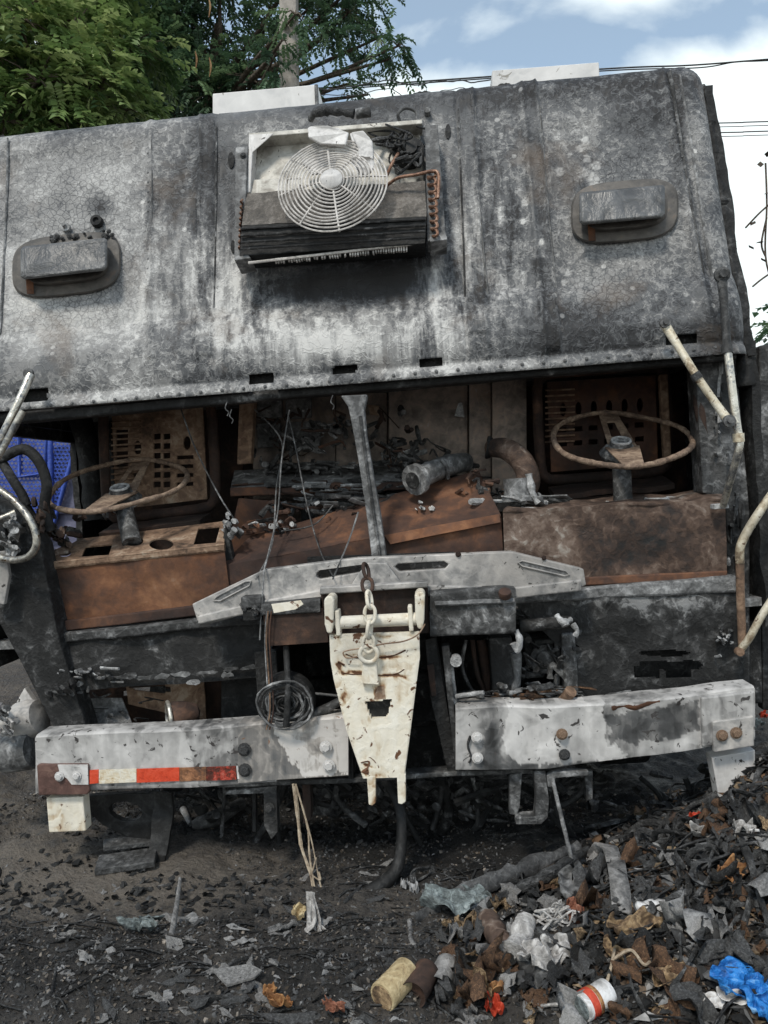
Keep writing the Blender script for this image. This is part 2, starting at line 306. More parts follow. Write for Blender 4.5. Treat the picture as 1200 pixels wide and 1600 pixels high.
def tubemesh(pts, r, seg=8, closed=False, flat=1.0, jit=0):
    n = len(pts); vs = []; fs = []; up = None
    for i, p in enumerate(pts):
        a = pts[i - 1] if (i > 0 or closed) else p; b = pts[(i + 1) % n] if (i < n - 1 or closed) else p
        d = (b - a).normalized() if (b - a).length > 1e-9 else Vector((0, 0, 1))
        if up is None: up = d.orthogonal().normalized()
        up = (up - d * up.dot(d)); up = up.normalized() if up.length > 1e-6 else d.orthogonal().normalized()
        s = d.cross(up); rr = r[min(i, len(r) - 1)] if isinstance(r, (list, tuple)) else r
        if jit: rr *= 1 + jit * fbm(p * 40, 2)
        for k in range(seg):
            t = 2 * math.pi * k / seg; vs.append(p + up * (rr * math.cos(t) * flat) + s * (rr * math.sin(t)))
    for i in range(n if closed else n - 1):
        for k in range(seg):
            a, b = i * seg + k, i * seg + (k + 1) % seg; j = ((i + 1) % n) * seg
            fs.append((a, b, j + (k + 1) % seg, j + k))
    if not closed: fs += [tuple(range(seg - 1, -1, -1)), tuple((n - 1) * seg + k for k in range(seg))]
    return vs, fs
def tube(name, pts, r, mat, parent, seg=8, k=6, closed=False, jit=0, flat=1.0):
    q = smoothpath(pts, k, closed) if k > 1 else [Vector(p) for p in pts]
    if isinstance(r, (list, tuple)) and k > 1:
        m = len(q); r = [float(np.interp(i / (m - 1), np.linspace(0, 1, len(r)), r)) for i in range(m)]
    vs, fs = tubemesh(q, r, seg, closed, flat, jit); return mk(name, vs, fs, mat, parent, 50)
def ptube(name, px, r, mat, parent, **kw): return tube(name, [P(*p) for p in px], r, mat, parent, **kw)
def merge(parts):
    V, F = [], []
    for vs, fs in parts:
        n = len(V); V += list(vs); F += [tuple(i + n for i in f) for f in fs]
    return V, F
def lathe(name, prof, c, axis, mat, parent, seg=20, ang=40):
    """prof: (distance along axis, radius)"""
    ax = Vector(axis).normalized(); u = ax.orthogonal().normalized(); s = ax.cross(u); c = Vector(c); vs = []; fs = []
    for d, r in prof:
        for k in range(seg):
            t = 2 * math.pi * k / seg; vs.append(c + ax * d + (u * math.cos(t) + s * math.sin(t)) * max(r, 1e-4))
    for i in range(len(prof) - 1):
        for k in range(seg): a, b = i * seg + k, i * seg + (k + 1) % seg; fs.append((a, b, b + seg, a + seg))
    fs += [tuple(range(seg - 1, -1, -1)), tuple((len(prof) - 1) * seg + k for k in range(seg))]
    return mk(name, vs, fs, mat, parent, ang)
def sheet(name, c, nx, ny, th, mat, parent, amp=.004, freq=6, cut=None, bend=None, seed=0, smooth=40):
    """a warped sheet-metal panel between four corners (tl, tr, br, bl); cut(s, t) removes cells"""
    c = [Vector(p) for p in c]; nrm = (c[1] - c[0]).cross(c[3] - c[0]).normalized()
    if nrm.y > 0: nrm = -nrm
    vs = []
    for j in range(ny + 1):
        for i in range(nx + 1):
            s, t = i / nx, j / ny; p = (c[0] * (1 - s) + c[1] * s) * (1 - t) + (c[3] * (1 - s) + c[2] * s) * t
            p = p + nrm * (amp * fbm(p * freq + Vector((seed, 0, 0)), 3))
            if bend: p = p + nrm * bend(s, t)
            vs.append(p)
    keep = {}; fs = []
    n = len(vs); W_ = nx + 1
    ok = lambda i, j: 0 <= i < nx and 0 <= j < ny and not (cut and cut((i + .5) / nx, (j + .5) / ny))
    for j in range(ny):
        for i in range(nx):
            if not ok(i, j): continue
            a, b, d, e = j * W_ + i, j * W_ + i + 1, (j + 1) * W_ + i + 1, (j + 1) * W_ + i
            fs.append((a, b, d, e)); fs.append((e + n, d + n, b + n, a + n))
            if not ok(i, j - 1): fs.append((b, a, a + n, b + n))
            if not ok(i, j + 1): fs.append((e, d, d + n, e + n))
            if not ok(i - 1, j): fs.append((a, e, e + n, a + n))
            if not ok(i + 1, j): fs.append((d, b, b + n, d + n))
    vs = vs + [p - nrm * th for p in vs]
    used = sorted({i for f in fs for i in f}); mp_ = {k: i for i, k in enumerate(used)}
    return mk(name, [vs[i] for i in used], [tuple(mp_[i] for i in f) for f in fs], mat, parent, smooth)
def psheet(name, px, y, nx, ny, th, mat, parent, **kw):
    q = [P(p[0], p[1], p[2] if len(p) > 2 else y) for p in px]; return sheet(name, q, nx, ny, th, mat, parent, **kw)
def beam(name, st, y, depth, r, mat, parent, dent=.004, nx=60, nv=5):
    """a channel section swept along stations (u, v_top, v_bottom): front face with rolled top and bottom edges"""
    us = np.linspace(st[0][0], st[-1][0], nx + 1); U = [s[0] for s in st]
    vs = []; sec = 0
    for u in us:
        a = P(u, float(np.interp(u, U, [s[1] for s in st])), y); b = P(u, float(np.interp(u, U, [s[2] for s in st])), y); up = (a - b).normalized()
        pr = [a - up * r + Vector((0, depth, 0)) + up * r]
        for k in range(5):
            t = k / 4 * math.pi / 2; pr.append(a - up * r + up * (r * math.cos(t)) + Vector((0, r - r * math.sin(t), 0)))
        for k in range(1, nv): pr.append(a + (b - a) * (k / nv))
        for k in range(5):
            t = k / 4 * math.pi / 2; pr.append(b + up * r - up * (r * math.sin(t)) + Vector((0, r - r * math.cos(t), 0)))
        pr.append(b + Vector((0, depth, 0))); sec = len(pr)
        vs += [p + Vector((0, dent * fbm(p * 5, 3), dent * .4 * fbm(p * 4 + Vector((7, 0, 0)), 2))) for p in pr]
    fs = []
    for i in range(nx):
        for k in range(sec): a, b = i * sec + k, i * sec + (k + 1) % sec; fs.append((a, b, b + sec, a + sec))
    fs += [tuple(range(sec)), tuple(nx * sec + k for k in range(sec - 1, -1, -1))]
    return mk(name, vs, fs, mat, parent, 40)
def soil(o, blobs, rag=6):
    """lasting stains: per-vertex wear from blobs (u, v, du, dv, k) or ragged-edged outlines ([(u, v)...], k) at places on the photograph"""
    me = o.data; val = []
    for vt in me.vertices:
        u, v = proj(vt.co); a = 0
        du, dv = rag * fbm((u * .05, v * .05, 1), 4), rag * fbm((u * .05, v * .05, 8), 4)
        for b in blobs:
            if len(b) == 5: a += b[4] * gauss(u + du, v + dv, *b[:4])
            elif inpoly(u + du, v + dv, b[0]): a += b[1]
        val.append(a)
    at = me.attributes.new('wear', 'FLOAT', 'POINT'); at.data.foreach_set('value', val); return o
def gauss(u, v, cu, cv, a, b): return math.exp(-(((u - cu) / a) ** 2 + ((v - cv) / b) ** 2))
def inpoly(u, v, poly):
    c = False; n = len(poly)
    for i in range(n):
        (x0, y0), (x1, y1) = poly[i], poly[i - 1]
        if (y0 > v) != (y1 > v) and u < (x1 - x0) * (v - y0) / (y1 - y0) + x0: c = not c
    return c
# bolts share one mesh per finish
BOLT = {}
def bolt(c, r, mat, parent, n=FWD, name='bolt'):
    if mat not in BOLT:
        vs = []; fs = []
        for z, rr, sg in ((0, 1.45, 12), (.25, 1.45, 12), (.26, 1.0, 12), (.85, 1.0, 12), (1.0, .8, 12)):
            for k in range(sg):
                t = 2 * math.pi * k / sg; q = rr * (1 if rr > 1.1 else (1 / max(abs(math.cos((t % (math.pi / 3)) - math.pi / 6)), .1) * .9)); vs.append((q * math.cos(t), q * math.sin(t), z))
        for i in range(4):
            for k in range(12): a, b = i * 12 + k, i * 12 + (k + 1) % 12; fs.append((a, b, b + 12, a + 12))
        fs.append(tuple(48 + k for k in range(12)))
        me = bpy.data.meshes.new('bolt'); me.from_pydata(vs, [], fs); me.materials.append(skin(mat)); BOLT[mat] = me
    o = bpy.data.objects.new(name, BOLT[mat]); COL.objects.link(o); o.parent = parent
    o.matrix_local = Matrix.Translation(c) @ n.to_track_quat('Z', 'Y').to_matrix().to_4x4() @ Matrix.Rotation(random.random() * 3, 4, 'Z') @ Matrix.Scale(r, 4)
    return o
def pbolt(u, v, y, rpx, mat, parent): return bolt(P(u, v, y), rpx * .00213, mat, parent)

# ------------------------------------------------------------------ ground
def build_ground():
    def axis(lo, hi, step, far):
        a = list(np.arange(lo, hi + 1e-6, step)); s = step; x = hi
        while x < far: s *= 1.35; x += s; a.append(x)
        s = step; x = lo
        while x > -far: s *= 1.35; x -= s; a.insert(0, x)
        return a
    xs = axis(-1.9, 2.2, .017, 900); ys = axis(-1.0, 2.0, .017, 900); n = len(xs)
    vs = [(x, y, ground(x, y)) for y in ys for x in xs]
    fs = [(j * n + i, j * n + i + 1, (j + 1) * n + i + 1, (j + 1) * n + i) for j in range(len(ys) - 1) for i in range(n - 1)]
    o = mk('ground', vs, fs, 'ground', None, 0)
    tone = [.19 * math.exp(-(((x + 1.0) / .8) ** 2 + ((y + .05) / .24) ** 2)) + .12 * math.exp(-(((x + 1.7) / .4) ** 2 + ((y - .5) / .3) ** 2)) + .05 * math.exp(-(((x + .1) / .5) ** 2 + ((y + .72) / .1) ** 2)) - .20 * math.exp(-(((x - .2) / 1.0) ** 2 + ((y - .6) / .6) ** 2)) - .14 * min(1, ground(x, y) / .12) + .12 * min(1, max(0, (math.hypot(x, y) - 3) / 4)) for x, y, _ in vs]  # dirt tones, plus painted shade that darkens the ground under the truck
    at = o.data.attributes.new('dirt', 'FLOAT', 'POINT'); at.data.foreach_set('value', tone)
    o['kind'] = 'structure'
build_ground()

# ------------------------------------------------------------------ the burnt truck
truck = empty('burnt_truck'); truck.matrix_world = TM
tag(truck, 'burnt-out refuse truck with charred cab, empty windscreen and two bare steering wheels', 'truck')

# --- upper front panel of the cab, leaning back
LEAN = R(13); YL = .18
ZL = P(590, 597, YL).z
HN = Vector((0, -math.cos(LEAN), math.sin(LEAN))); H0 = Vector((0, YL, ZL))
def HP(u, v, off=0): return PP(u, v, H0 + HN * off, HN)
ZT = HP(600, 139).z; XR = 1.43; XC = P(585, 600, YL).x - .118
ASH = [(-20, 480, 60, 120, .1), (120, 270, 95, 60, .24), (120, 500, 110, 60, .34), (60, 390, 80, 120, .26), (200, 400, 40, 150, .18), (345, 500, 30, 60, .30), (460, 520, 60, 45, .35), (600, 545, 60, 40, .24), (690, 470, 30, 80, .33),
       (545, 540, 30, 20, .3), (800, 455, 35, 45, .32), (215, 590, 130, 26, .20), (960, 270, 70, 60, .10), (950, 440, 80, 40, .10), (1090, 250, 25, 140, .12), (780, 200, 40, 40, .12), (740, 330, 14, 120, .08), (1010, 530, 60, 14, .14), (505, 535, 22, 10, .3), (255, 490, 18, 26, .25)]
DARK = [(330, 230, 40, 60, .16), (620, 440, 100, 36, .38), (480, 455, 95, 28, .28), (720, 250, 40, 110, .10), (790, 330, 30, 90, .16), (1000, 540, 170, 40, .30), (880, 520, 90, 40, .12), (60, 560, 70, 30, .12), (600, 160, 300, 22, .16), (900, 130, 180, 26, .30), (1130, 520, 40, 80, .25), (1060, 200, 10, 90, .2), (155, 320, 22, 18, .35), (250, 300, 50, 60, .10), (560, 590, 300, 12, .12), (1020, 180, 60, 20, .1)]
SPOT = [(915, 218, 7), (907, 230, 6), (918, 246, 6.5), (933, 257, 7.5), (912, 268, 9), (928, 278, 10), (931, 291, 9), (875, 267, 7), (890, 240, 4), (960, 290, 8), (820, 316, 6), (842, 445, 5), (888, 425, 5), (882, 440, 5), (818, 345, 4), (846, 380, 5)]
SMO = [(345, 260, 30, 110, .9), (620, 432, 110, 40, 1), (480, 440, 90, 34, .9), (1110, 520, 60, 60, .8), (50, 575, 60, 26, .9), (560, 165, 300, 24, .9), (880, 525, 90, 34, .8), (722, 240, 24, 100, .8), (450, 545, 40, 34, .6), (620, 545, 60, 30, .6), (1000, 205, 50, 30, .5), (275, 400, 24, 100, .5), (834, 300, 9, 150, .8), (120, 480, 90, 70, .5), (110, 300, 70, 60, .4)]
def band(u, v):
    """each strip of sheet between two seams burnt to its own tone"""
    t = (v - 200) / 300
    for a0, a1, b0, b1, k in ((238, 234, 311, 308, -.03), (313, 309, 337, 333, -.09), (338, 333, 368, 360, -.02), (700, 706, 716, 727, -.05), (718, 729, 741, 757, -.10), (744, 760, 817, 845, -.05), (820, 848, 842, 870, -.14), (1056, 1112, 1066, 1122, -.12)):
        if a0 + (a1 - a0) * t < u < b0 + (b1 - b0) * t and v < 560: return k
    return 0
CRK = [(120, 330, 110, 120, 1), (110, 470, 100, 70, .8), (960, 300, 90, 110, .8), (940, 460, 70, 40, .9), (1090, 300, 24, 170, .5)]
STK = [(360, 470, 60, 100, .9), (690, 470, 60, 110, 1), (450, 530, 80, 60, .7), (600, 530, 80, 60, .7), (800, 400, 50, 120, .6), (300, 400, 80, 160, .4), (740, 300, 60, 150, .5), (230, 420, 30, 140, .3)]
def panel_shift(u, v):
    """pressed panels, seams and ribs of the sheet metal (metres outward)"""
    d = 0
    sm = lambda e, x: 1 / (1 + math.exp(-x / e))
    for (c0, c1, k0, k1, v0, v1) in ((18, 12, 222, 218, 235, 545), (858, 880, 1048, 1098, 190, 500)):
        t = (v - 200) / 320; l = c0 + (c1 - c0) * t; r = k0 + (k1 - k0) * t; sl = .095 * (u - (l + r) / 2)
        d -= .007 * sm(2, u - l) * sm(2, r - u) * sm(3, v + sl - v0) * sm(3, v1 - v - sl)
    for c0, c1, wd, h in ((236, 234, 5, .006), (313, 309, 3, .005), (338, 332, 2.5, -.004), (716, 728, 2.5, -.005), (742, 758, 3, .005), (818, 846, 4, .007), (842, 870, 3, .006), (1052, 1108, 5, .007), (1066, 1122, 3, -.005)):
        c = c0 + (c1 - c0) * (v - 200) / 300; e = abs(u - c)
        if e < 14 and v < 560: d += 1.5 * h * math.exp(-(e / wd) ** 2)
    t = (v - 200) / 300
    if v < 545 and 819 + 28 * t < u < 843 + 28 * t: d += .009
    if v < 555 and 312 - 4 * t < u < 337 - 4 * t: d += .006
    if v < 520 and 717 + 11 * t < u < 742 + 16 * t: d += .006
    return d
def build_header():
    r = .085; zs = [0, .012, .026, .04] + list(np.linspace(.05, ZT - ZL - r, 165)) + [ZT - ZL - r + r * math.sin(k / 10 * math.pi / 2) for k in range(1, 11)]
    hw = [XR - r + r * math.sin(k / 8 * math.pi / 2) for k in range(1, 9)]
    xs = [-x for x in reversed(hw)] + list(np.linspace(-(XR - r), XR - r, 330)) + hw
    n = len(xs); V = []; A = []
    holes = [(388, 583, 427, 598), (521, 570, 557, 586), (655, 559, 692, 574), (28, 608, 74, 626), (1040, 522, 1090, 538)]
    uvs = []
    for z in zs:
        for x in xs:
            X = XC + x; Z = ZL + z; y = YL + z * math.tan(LEAN)
            if z < .045: y -= .004 + .010 * (z < .03)                      # flange along the lower edge
            elif z < .30: y -= .035 * math.sin((z - .045) / .255 * math.pi) ** .8   # the brow bulges
            dx = max(0, abs(x) - (XR - r)); dz = max(0, z - (ZT - ZL - r)); d = math.hypot(dx, dz)
            if d > r: dx *= r / d; dz *= r / d; d = r; x_ = math.copysign(XR - r + dx, x); X = XC + x_; Z = ZT - r + dz; y = YL + (Z - ZL) * math.tan(LEAN)
            y += r - math.sqrt(max(0, r * r - d * d))
            u, v = proj((X, y, Z))
            sh = panel_shift(u, v) + .006 * fbm((X * 2.5, Z * 2.5, 3), 3) + .0018 * fbm((X * 16, Z * 16, 9), 3)
            p = Vector((X, y, Z)) + HN * sh * (1 if z > .05 else .35); V.append(p); uvs.append((u, v))
            a = .48 + sum(k * gauss(u, v, cu, cv, ua, va) for cu, cv, ua, va, k in ASH) - 1.25 * sum(k * gauss(u, v, cu, cv, ua, va) for cu, cv, ua, va, k in DARK) + band(u, v)
            if z < .045: a += .16
            for su, sv, sr in SPOT:
                if abs(u - su) < sr and (u - su) ** 2 + (v - sv) ** 2 < sr * sr: a = max(a, .80)
            cck = min(1, sum(k * gauss(u, v, cu, cv, ua, va) for cu, cv, ua, va, k in CRK)); stk = min(1, sum(k * gauss(u, v, cu, cv, ua, va) for cu, cv, ua, va, k in STK))
            A.append((max(0, min(1, a)), cck, stk, min(1, sum(k * gauss(u, v, cu, cv, ua, va) for cu, cv, ua, va, k in SMO))))
    F = []
    for j in range(len(zs) - 1):
        for i in range(n - 1):
            a = j * n + i; u = sum(uvs[q][0] for q in (a, a + 1, a + n, a + n + 1)) / 4; v = sum(uvs[q][1] for q in (a, a + 1, a + n, a + n + 1)) / 4
            if any(h[0] < u < h[2] and h[1] - .085 * (u - (h[0] + h[2]) / 2) < v < h[3] - .085 * (u - (h[0] + h[2]) / 2) for h in holes): continue
            F.append((a, a + 1, a + n + 1, a + n))
    me = bpy.data.meshes.new('cab_upper_panel'); me.from_pydata([tuple(p) for p in V], [], F); me.polygons.foreach_set('use_smooth', [True] * len(F))
    at = me.color_attributes.new('wear', 'FLOAT_COLOR', 'POINT'); at.data.foreach_set('color', [c for q in A for c in q])
    o = link('cab_upper_panel', me, 'cab', truck)
    sol = o.modifiers.new('thickness', 'SOLIDIFY'); sol.thickness = .004; sol.offset = -1 if me.polygons[0].normal.y < 0 else 1
    for h in holes:                                                     # dark boxes stand in for the shade inside the slots
        c = HP((h[0] + h[2]) / 2, (h[1] + h[3]) / 2, -.03); b = box3('slot_shade_box', (c.x - .06, c.y, c.z - .035), (c.x + .06, c.y + .02, c.z + .035), 'soot_black', o, .002)
    return o
header = build_header()
def rib(px, r, mat='burnt_grey', off=.002): return tube('seam_rib', [HP(u, v, off) for u, v in px], r * 1.35, mat, header, seg=6, k=4, flat=.6, jit=.25)
for px, r, m in (([(236, 205), (237, 330), (232, 450), (231, 552)], .0055, 'burnt_grey'), ([(313, 198), (313, 330), (309, 480), (308, 545)], .004, 'burnt_steel'), ([(338, 196), (337, 360), (334, 480)], .003, 'burnt_steel'), ([(716, 170), (722, 320), (727, 470)], .003, 'burnt_steel'), ([(742, 168), (750, 330), (766, 500)], .004, 'burnt_grey'),
                 ([(818, 170), (832, 330), (846, 470), (850, 500)], .006, 'burnt_steel'), ([(843, 166), (856, 330), (868, 450), (872, 490)], .005, 'burnt_grey'), ([(1046, 112), (1072, 280), (1096, 420), (1108, 490)], .007, 'burnt_steel'), ([(1062, 116), (1090, 290), (1118, 470)], .004, 'burnt_grey'), ([(12, 216), (10, 320), (2, 480), (-4, 560)], .005, 'burnt_grey'),
                 ([(0, 566), (120, 552), (225, 544)], .005, 'burnt_steel'), ([(876, 486), (960, 480), (1098, 470)], .004, 'burnt_grey')): rib(px, r, m)
# rivets along the lower flange and up two seams
for k in range(34):
    u = 12 + k * 33.5; v = 640 - u * .0868; bolt(HP(u, v, .016), .0045, 'burnt_grey', header, HN, 'rivet')
for k in range(20): bolt(HP(232 + .2 * (k % 2), 240 + k * 15, .004), .0042, 'burnt_grey', header, HN, 'rivet')
for k in range(16): bolt(HP(1056 + k * 3.1, 190 + k * 18.5, .005), .0042, 'burnt_grey', header, HN, 'rivet')

# --- shell: roof, flanks, rear wall, floor
YB = 1.75; XL_, XRR = XC - XR - .005, XC + XR + .012
yt = YL + (ZT - ZL) * math.tan(LEAN)
def shell_side(x, cut=None):
    sheet('cab_side', [(x, yt + .06, ZT - .08), (x, YB, ZT - .08), (x, YB, ZL), (x, .25, ZL)], 30, 30, .03, 'soot_black', truck, amp=.012, freq=7)
    sheet('cab_side', [(x, .26, ZL - .005), (x, YB, ZL - .005), (x, YB, .75), (x, .22, .75)], 40, 40, .03, 'soot_black', truck, amp=.012, freq=7, cut=cut)
sheet('headliner', [(XC - XR + .05, YB, ZL + .06), (XC + XR - .05, YB, ZL + .06), (XC + XR - .05, .25, ZL + .045), (XC - XR + .05, .25, ZL + .045)], 20, 20, .01, 'burnt_grey', truck, amp=.01)
sheet('roof', [(XC - XR + .06, YB, ZT - .004), (XC + XR - .06, YB, ZT - .004), (XC + XR - .06, yt + .07, ZT - .006), (XC - XR + .06, yt + .07, ZT - .006)], 60, 30, .02, 'soot_black', truck, amp=.012, freq=6)
def roofcorner(name, sx):
    vs = []; n = 12; m = 30
    for j in range(m + 1):
        y = yt + .07 + (YB - yt - .07) * j / m
        for k in range(n + 1):
            t = k / n * math.pi / 2; rr = .09 + .012 * fbm((y * 9, k * .5, sx), 3)
            vs.append((XC + sx * (XR - .09 + rr * math.sin(t)), y, ZT - .085 + rr * math.cos(t)))
    fs = [(j * (n + 1) + k, j * (n + 1) + k + 1, (j + 1) * (n + 1) + k + 1, (j + 1) * (n + 1) + k) for j in range(m) for k in range(n)]
    o = mk(name, vs, fs, 'soot_black', truck, 0); s_ = o.modifiers.new('thickness', 'SOLIDIFY'); s_.thickness = .02
roofcorner('roof_edge', 1); roofcorner('roof_edge', -1)
shell_side(XL_, lambda s, t: .10 < s < .55 and .06 < t < .9); shell_side(XRR)
tube('edge_seal', [(XC + XR + .012, YL + .10 + max(0, ZT - .10 - k * .085 - ZL) * math.tan(LEAN) + .004 * math.sin(k * 2), ZT - .07 - k * .085) for k in range(15)], [.012, .022, .02, .026, .022, .03, .034], 'soot_black', truck, jit=.5, seg=9)
sheet('rear_wall', [(XL_, YB, ZT - .03), (XRR, YB, ZT - .03), (XRR, YB, .75), (XL_, YB, .75)], 40, 30, .03, 'cab_lining', truck, amp=.01)
sheet('cab_floor', [(XL_, YB, .82), (XRR, YB, .82), (XRR, .25, .82), (XL_, .25, .82)], 20, 20, .03, 'burnt_grey', truck, amp=.01)
# white boxes of the body standing above the cab roof
def roofbox(px, y, dep):
    o = empty('body_top_box', P(*px[3], y), truck)
    pts = [P(u, v, y) for u, v in px]
    for p in (0,):
        b = plate3('box_front', pts, FWD, dep, 'clean_white', truck, (), .006); b.name = 'body_top_box'
    bpy.data.objects.remove(o); return b
b1 = roofbox([(332, 146), (492, 132), (497, 134), (498, 240), (332, 240)], 2.3, .5); ptube('edge_trim', [(494, 133, 2.29), (497, 200, 2.29)], .012, 'burnt_grey', b1, k=1)
b2 = roofbox([(769, 110), (936, 97), (940, 190), (769, 190)], 2.3, .5)
for cu, cv, w_ in ((788, 133, .06), (820, 129, .05), (660, 147, .09)):
    vs = []; q = P(cu, cv, yt + .4)
    for k in range(9): vs += [q + Vector((w_ * (k / 8 - .5), 0, w_ * .14 * math.sin(k / 8 * math.pi) ** .5 * (1 + .5 * fbm((k * .9 + cu, 0, 0), 2)))), q + Vector((w_ * (k / 8 - .5), 0, -.03))]
    mk('charred_lump', vs + [v + Vector((0, .05, 0)) for v in vs], [(2 * k, 2 * k + 1, 2 * k + 3, 2 * k + 2) for k in range(8)] + [(18 + 2 * k, 2 * k, 2 * k + 2, 20 + 2 * k) for k in range(8)] + [(18 + 2 * k + 1, 18 + 2 * k, 20 + 2 * k, 21 + 2 * k) for k in range(8)], 'charcoal', truck)

# --- pressed lamp housings on the upper panel
def housing(cu, cv, a, b, tilt):
    def ring(sa, sb, off, dv=0):
        q = []
        for k in range(40):
            t = 2 * math.pi * k / 40; cx, cy = math.copysign(abs(math.cos(t)) ** .55, math.cos(t)), math.copysign(abs(math.sin(t)) ** .62, math.sin(t))
            u, v = sa * cx, sb * cy; q.append(HP(cu + u, cv + dv + v - tilt * u, off))
        return q
    loops = [ring(a, b, .003), ring(a * .97, b * .94, .012), ring(a * .80, b * .66, .016, -2), ring(a * .74, b * .60, .045, -3)]
    vs = [p for l in loops for p in l]; fs = [(i * 40 + k, i * 40 + (k + 1) % 40, (i + 1) * 40 + (k + 1) % 40, (i + 1) * 40 + k) for i in range(3) for k in range(40)]; fs.append(tuple(120 + k for k in range(40)))
    o = mk('lamp_housing', vs, fs, 'housing_metal', truck, 35)
    def lid(sa, sb, off, dv): return [HP(cu - 4 + sa * x, cv + dv + sb * y - tilt * sa * x, off) for x, y in ((-1, -.85), (-.93, -1), (.93, -1), (1, -.85), (1, .8), (.92, 1), (-.92, 1), (-1, .8))]
    l0, l1, l2 = lid(a * .78, b * .52, .04, -9), lid(a * .80, b * .54, .088, -10), lid(a * .74, b * .46, .098, -10)
    vs = l0 + l1 + l2; fs = [(i * 8 + k, i * 8 + (k + 1) % 8, i * 8 + 8 + (k + 1) % 8, i * 8 + 8 + k) for i in range(2) for k in range(8)] + [tuple(16 + k for k in range(8))]
    c = mk('lamp_cover', vs, fs, 'cover_metal', o, 30, .004); return o
s = Sh('cover_metal'); a_ = s.noise(7, 7, .6, 1.0); MAT['cover_metal'] = None
s.bump(a_, .8, .03); MAT['cover_metal'] = s.done(s.ramp(a_, [(.3, g3(.05)), (.5, g3(.10)), (.7, g3(.19))]), .36, .2, .5)
h1 = housing(104, 414, 85, 48, .11); h2 = housing(976, 330, 84, 48, .09)
for h_, u0, v0 in ((h1, 46, 440), (h2, 924, 357)): plate3('rust_run', [HP(u0 - 6, v0 - 10, .05), HP(u0 + 5, v0 - 11, .05), HP(u0 + 7, v0 + 19, .018), HP(u0 - 4, v0 + 19, .018)], HN, .002, 'rust_bright', h_, (), 0)
lathe('stud', [(0, .018), (.012, .018), (.014, .008), (.03, .007)], HP(104, 357, .004), HN, 'burnt_grey', header, 14)
lathe('grommet', [(0, .024), (.02, .022), (.021, .012), (.012, .010)], HP(153, 348, .002), HN, 'soot_black', header, 14)
for k in range(26):
    u = 80 + random.random() * 100; q = HP(u, 372 - .09 * (u - 100) + random.gauss(0, 4), .02)
    lathe('charred_blister', [(-.006, .004), (0, random.uniform(.005, .012)), (.006, .003)], q, HN, 'charcoal', header, 7)

# --- condenser unit with fan guard
cond = empty('condenser_unit', HP(520, 300), truck)
def child(o, par):
    o.parent = par; o.matrix_parent_inverse = Matrix.Translation(-par.location); return o
CH = lambda o: child(o, cond)
CH(plate3('back_tray', [HP(390, 212, .03), HP(425, 206, .03), HP(655, 192, .03), HP(664, 300, .03), HP(388, 303, .03)], HN, .02, 'tray_metal', None))
CH(plate3('tray_flange', [HP(388, 208, .09), HP(660, 186, .09), HP(660, 193, .09), HP(389, 215, .09)], HN, .07, 'tray_metal', None))
CH(plate3('tray_gusset', [HP(389, 210, .092), HP(428, 208, .092), HP(392, 240, .092)], HN, .004, 'white_paint', None))
CH(plate3('tray_gusset', [HP(389, 210, .092), HP(396, 210, .092), HP(391, 300, .092), HP(386, 301, .092)], HN, .06, 'white_paint', None))
CH(plate3('drip_ledge', [HP(386, 281, .07), HP(470, 277, .07), HP(470, 300, .085), HP(385, 305, .085)], HN, .03, 'tray_metal', None))
CH(plate3('side_bracket', [HP(368, 230, .10), HP(387, 228, .10), HP(380, 404, .13), HP(366, 405, .13)], HN, .09, 'burnt_grey', None))
CH(plate3('bracket_foot', [HP(366, 396, .135), HP(384, 394, .135), HP(392, 403, .135), HP(366, 407, .135)], HN, .1, 'burnt_grey', None))
CH(plate3('side_bracket', [HP(664, 196, .09), HP(684, 194, .09), HP(697, 374, .11), HP(668, 376, .12)], HN, .08, 'burnt_grey', None))
CH(plate3('bracket_foot', [HP(670, 366, .125), HP(697, 363, .125), HP(699, 374, .125), HP(672, 378, .125)], HN, .1, 'burnt_grey', None))
q4 = [HP(384, 302, .10), HP(664, 283, .10), HP(666, 338, .15), HP(378, 352, .15)]
CH(sheet('coil_top', q4, 90, 10, .03, 'fin_brown', None, amp=.003, freq=30, bend=lambda s, t: .0015 * math.sin(s * 540)))
q4 = [HP(378, 352, .15), HP(666, 338, .15), HP(664, 380, .135), HP(374, 400, .135)]
CH(sheet('coil_front', q4, 90, 8, .12, 'rubber', None, amp=.003, freq=20))
for t in (.12, .34, .56, .78):
    a = HP(376, 352 + 48 * t, .153); b = HP(665, 338 + 42 * t, .153); CH(tube('coil_tube', [a, b], .004, 'soot_black', None, k=1, seg=6))
for k in range(52):
    u = 430 + k * 4; v = 409 - (u - 430) * .094
    if random.random() < .85: CH(plate3('fin_stub', [HP(u, v - 6, .12), HP(u + 2.4, v - 6, .12), HP(u + 2.4, v + random.uniform(-1, 2), .12), HP(u, v + random.uniform(-1, 2), .12)], HN, .012, 'guard_wire', None, (), 0))
CH(tube('coil_rail', [HP(388, 411, .125), HP(664, 379, .125)], .005, 'guard_wire', None, k=1, seg=6))
for k in range(9):
    v = 268 + k * 11.5; u = 672 + (v - 268) * .03
    CH(tube('return_bend', [HP(u - 4, v, .10), HP(u + 6, v - 1, .135), HP(u + 9, v + 5, .14), HP(u + 5, v + 9, .135), HP(u - 4, v + 9, .10)], .0055, 'copper', None, seg=7, k=4))
    if k < 9: CH(tube('return_bend', [HP(379 - k * .4, 312 + k * 9, .12), HP(376 - k * .4, 315 + k * 9, .145), HP(379 - k * .4, 318 + k * 9, .12)], .004, 'copper', None, seg=6, k=3))
CH(tube('refrigerant_pipe', [HP(602, 292, .12), HP(622, 278, .15), HP(650, 273, .16), HP(672, 268, .15), HP(685, 272, .15), HP(684, 310, .15)], .006, 'copper', None))
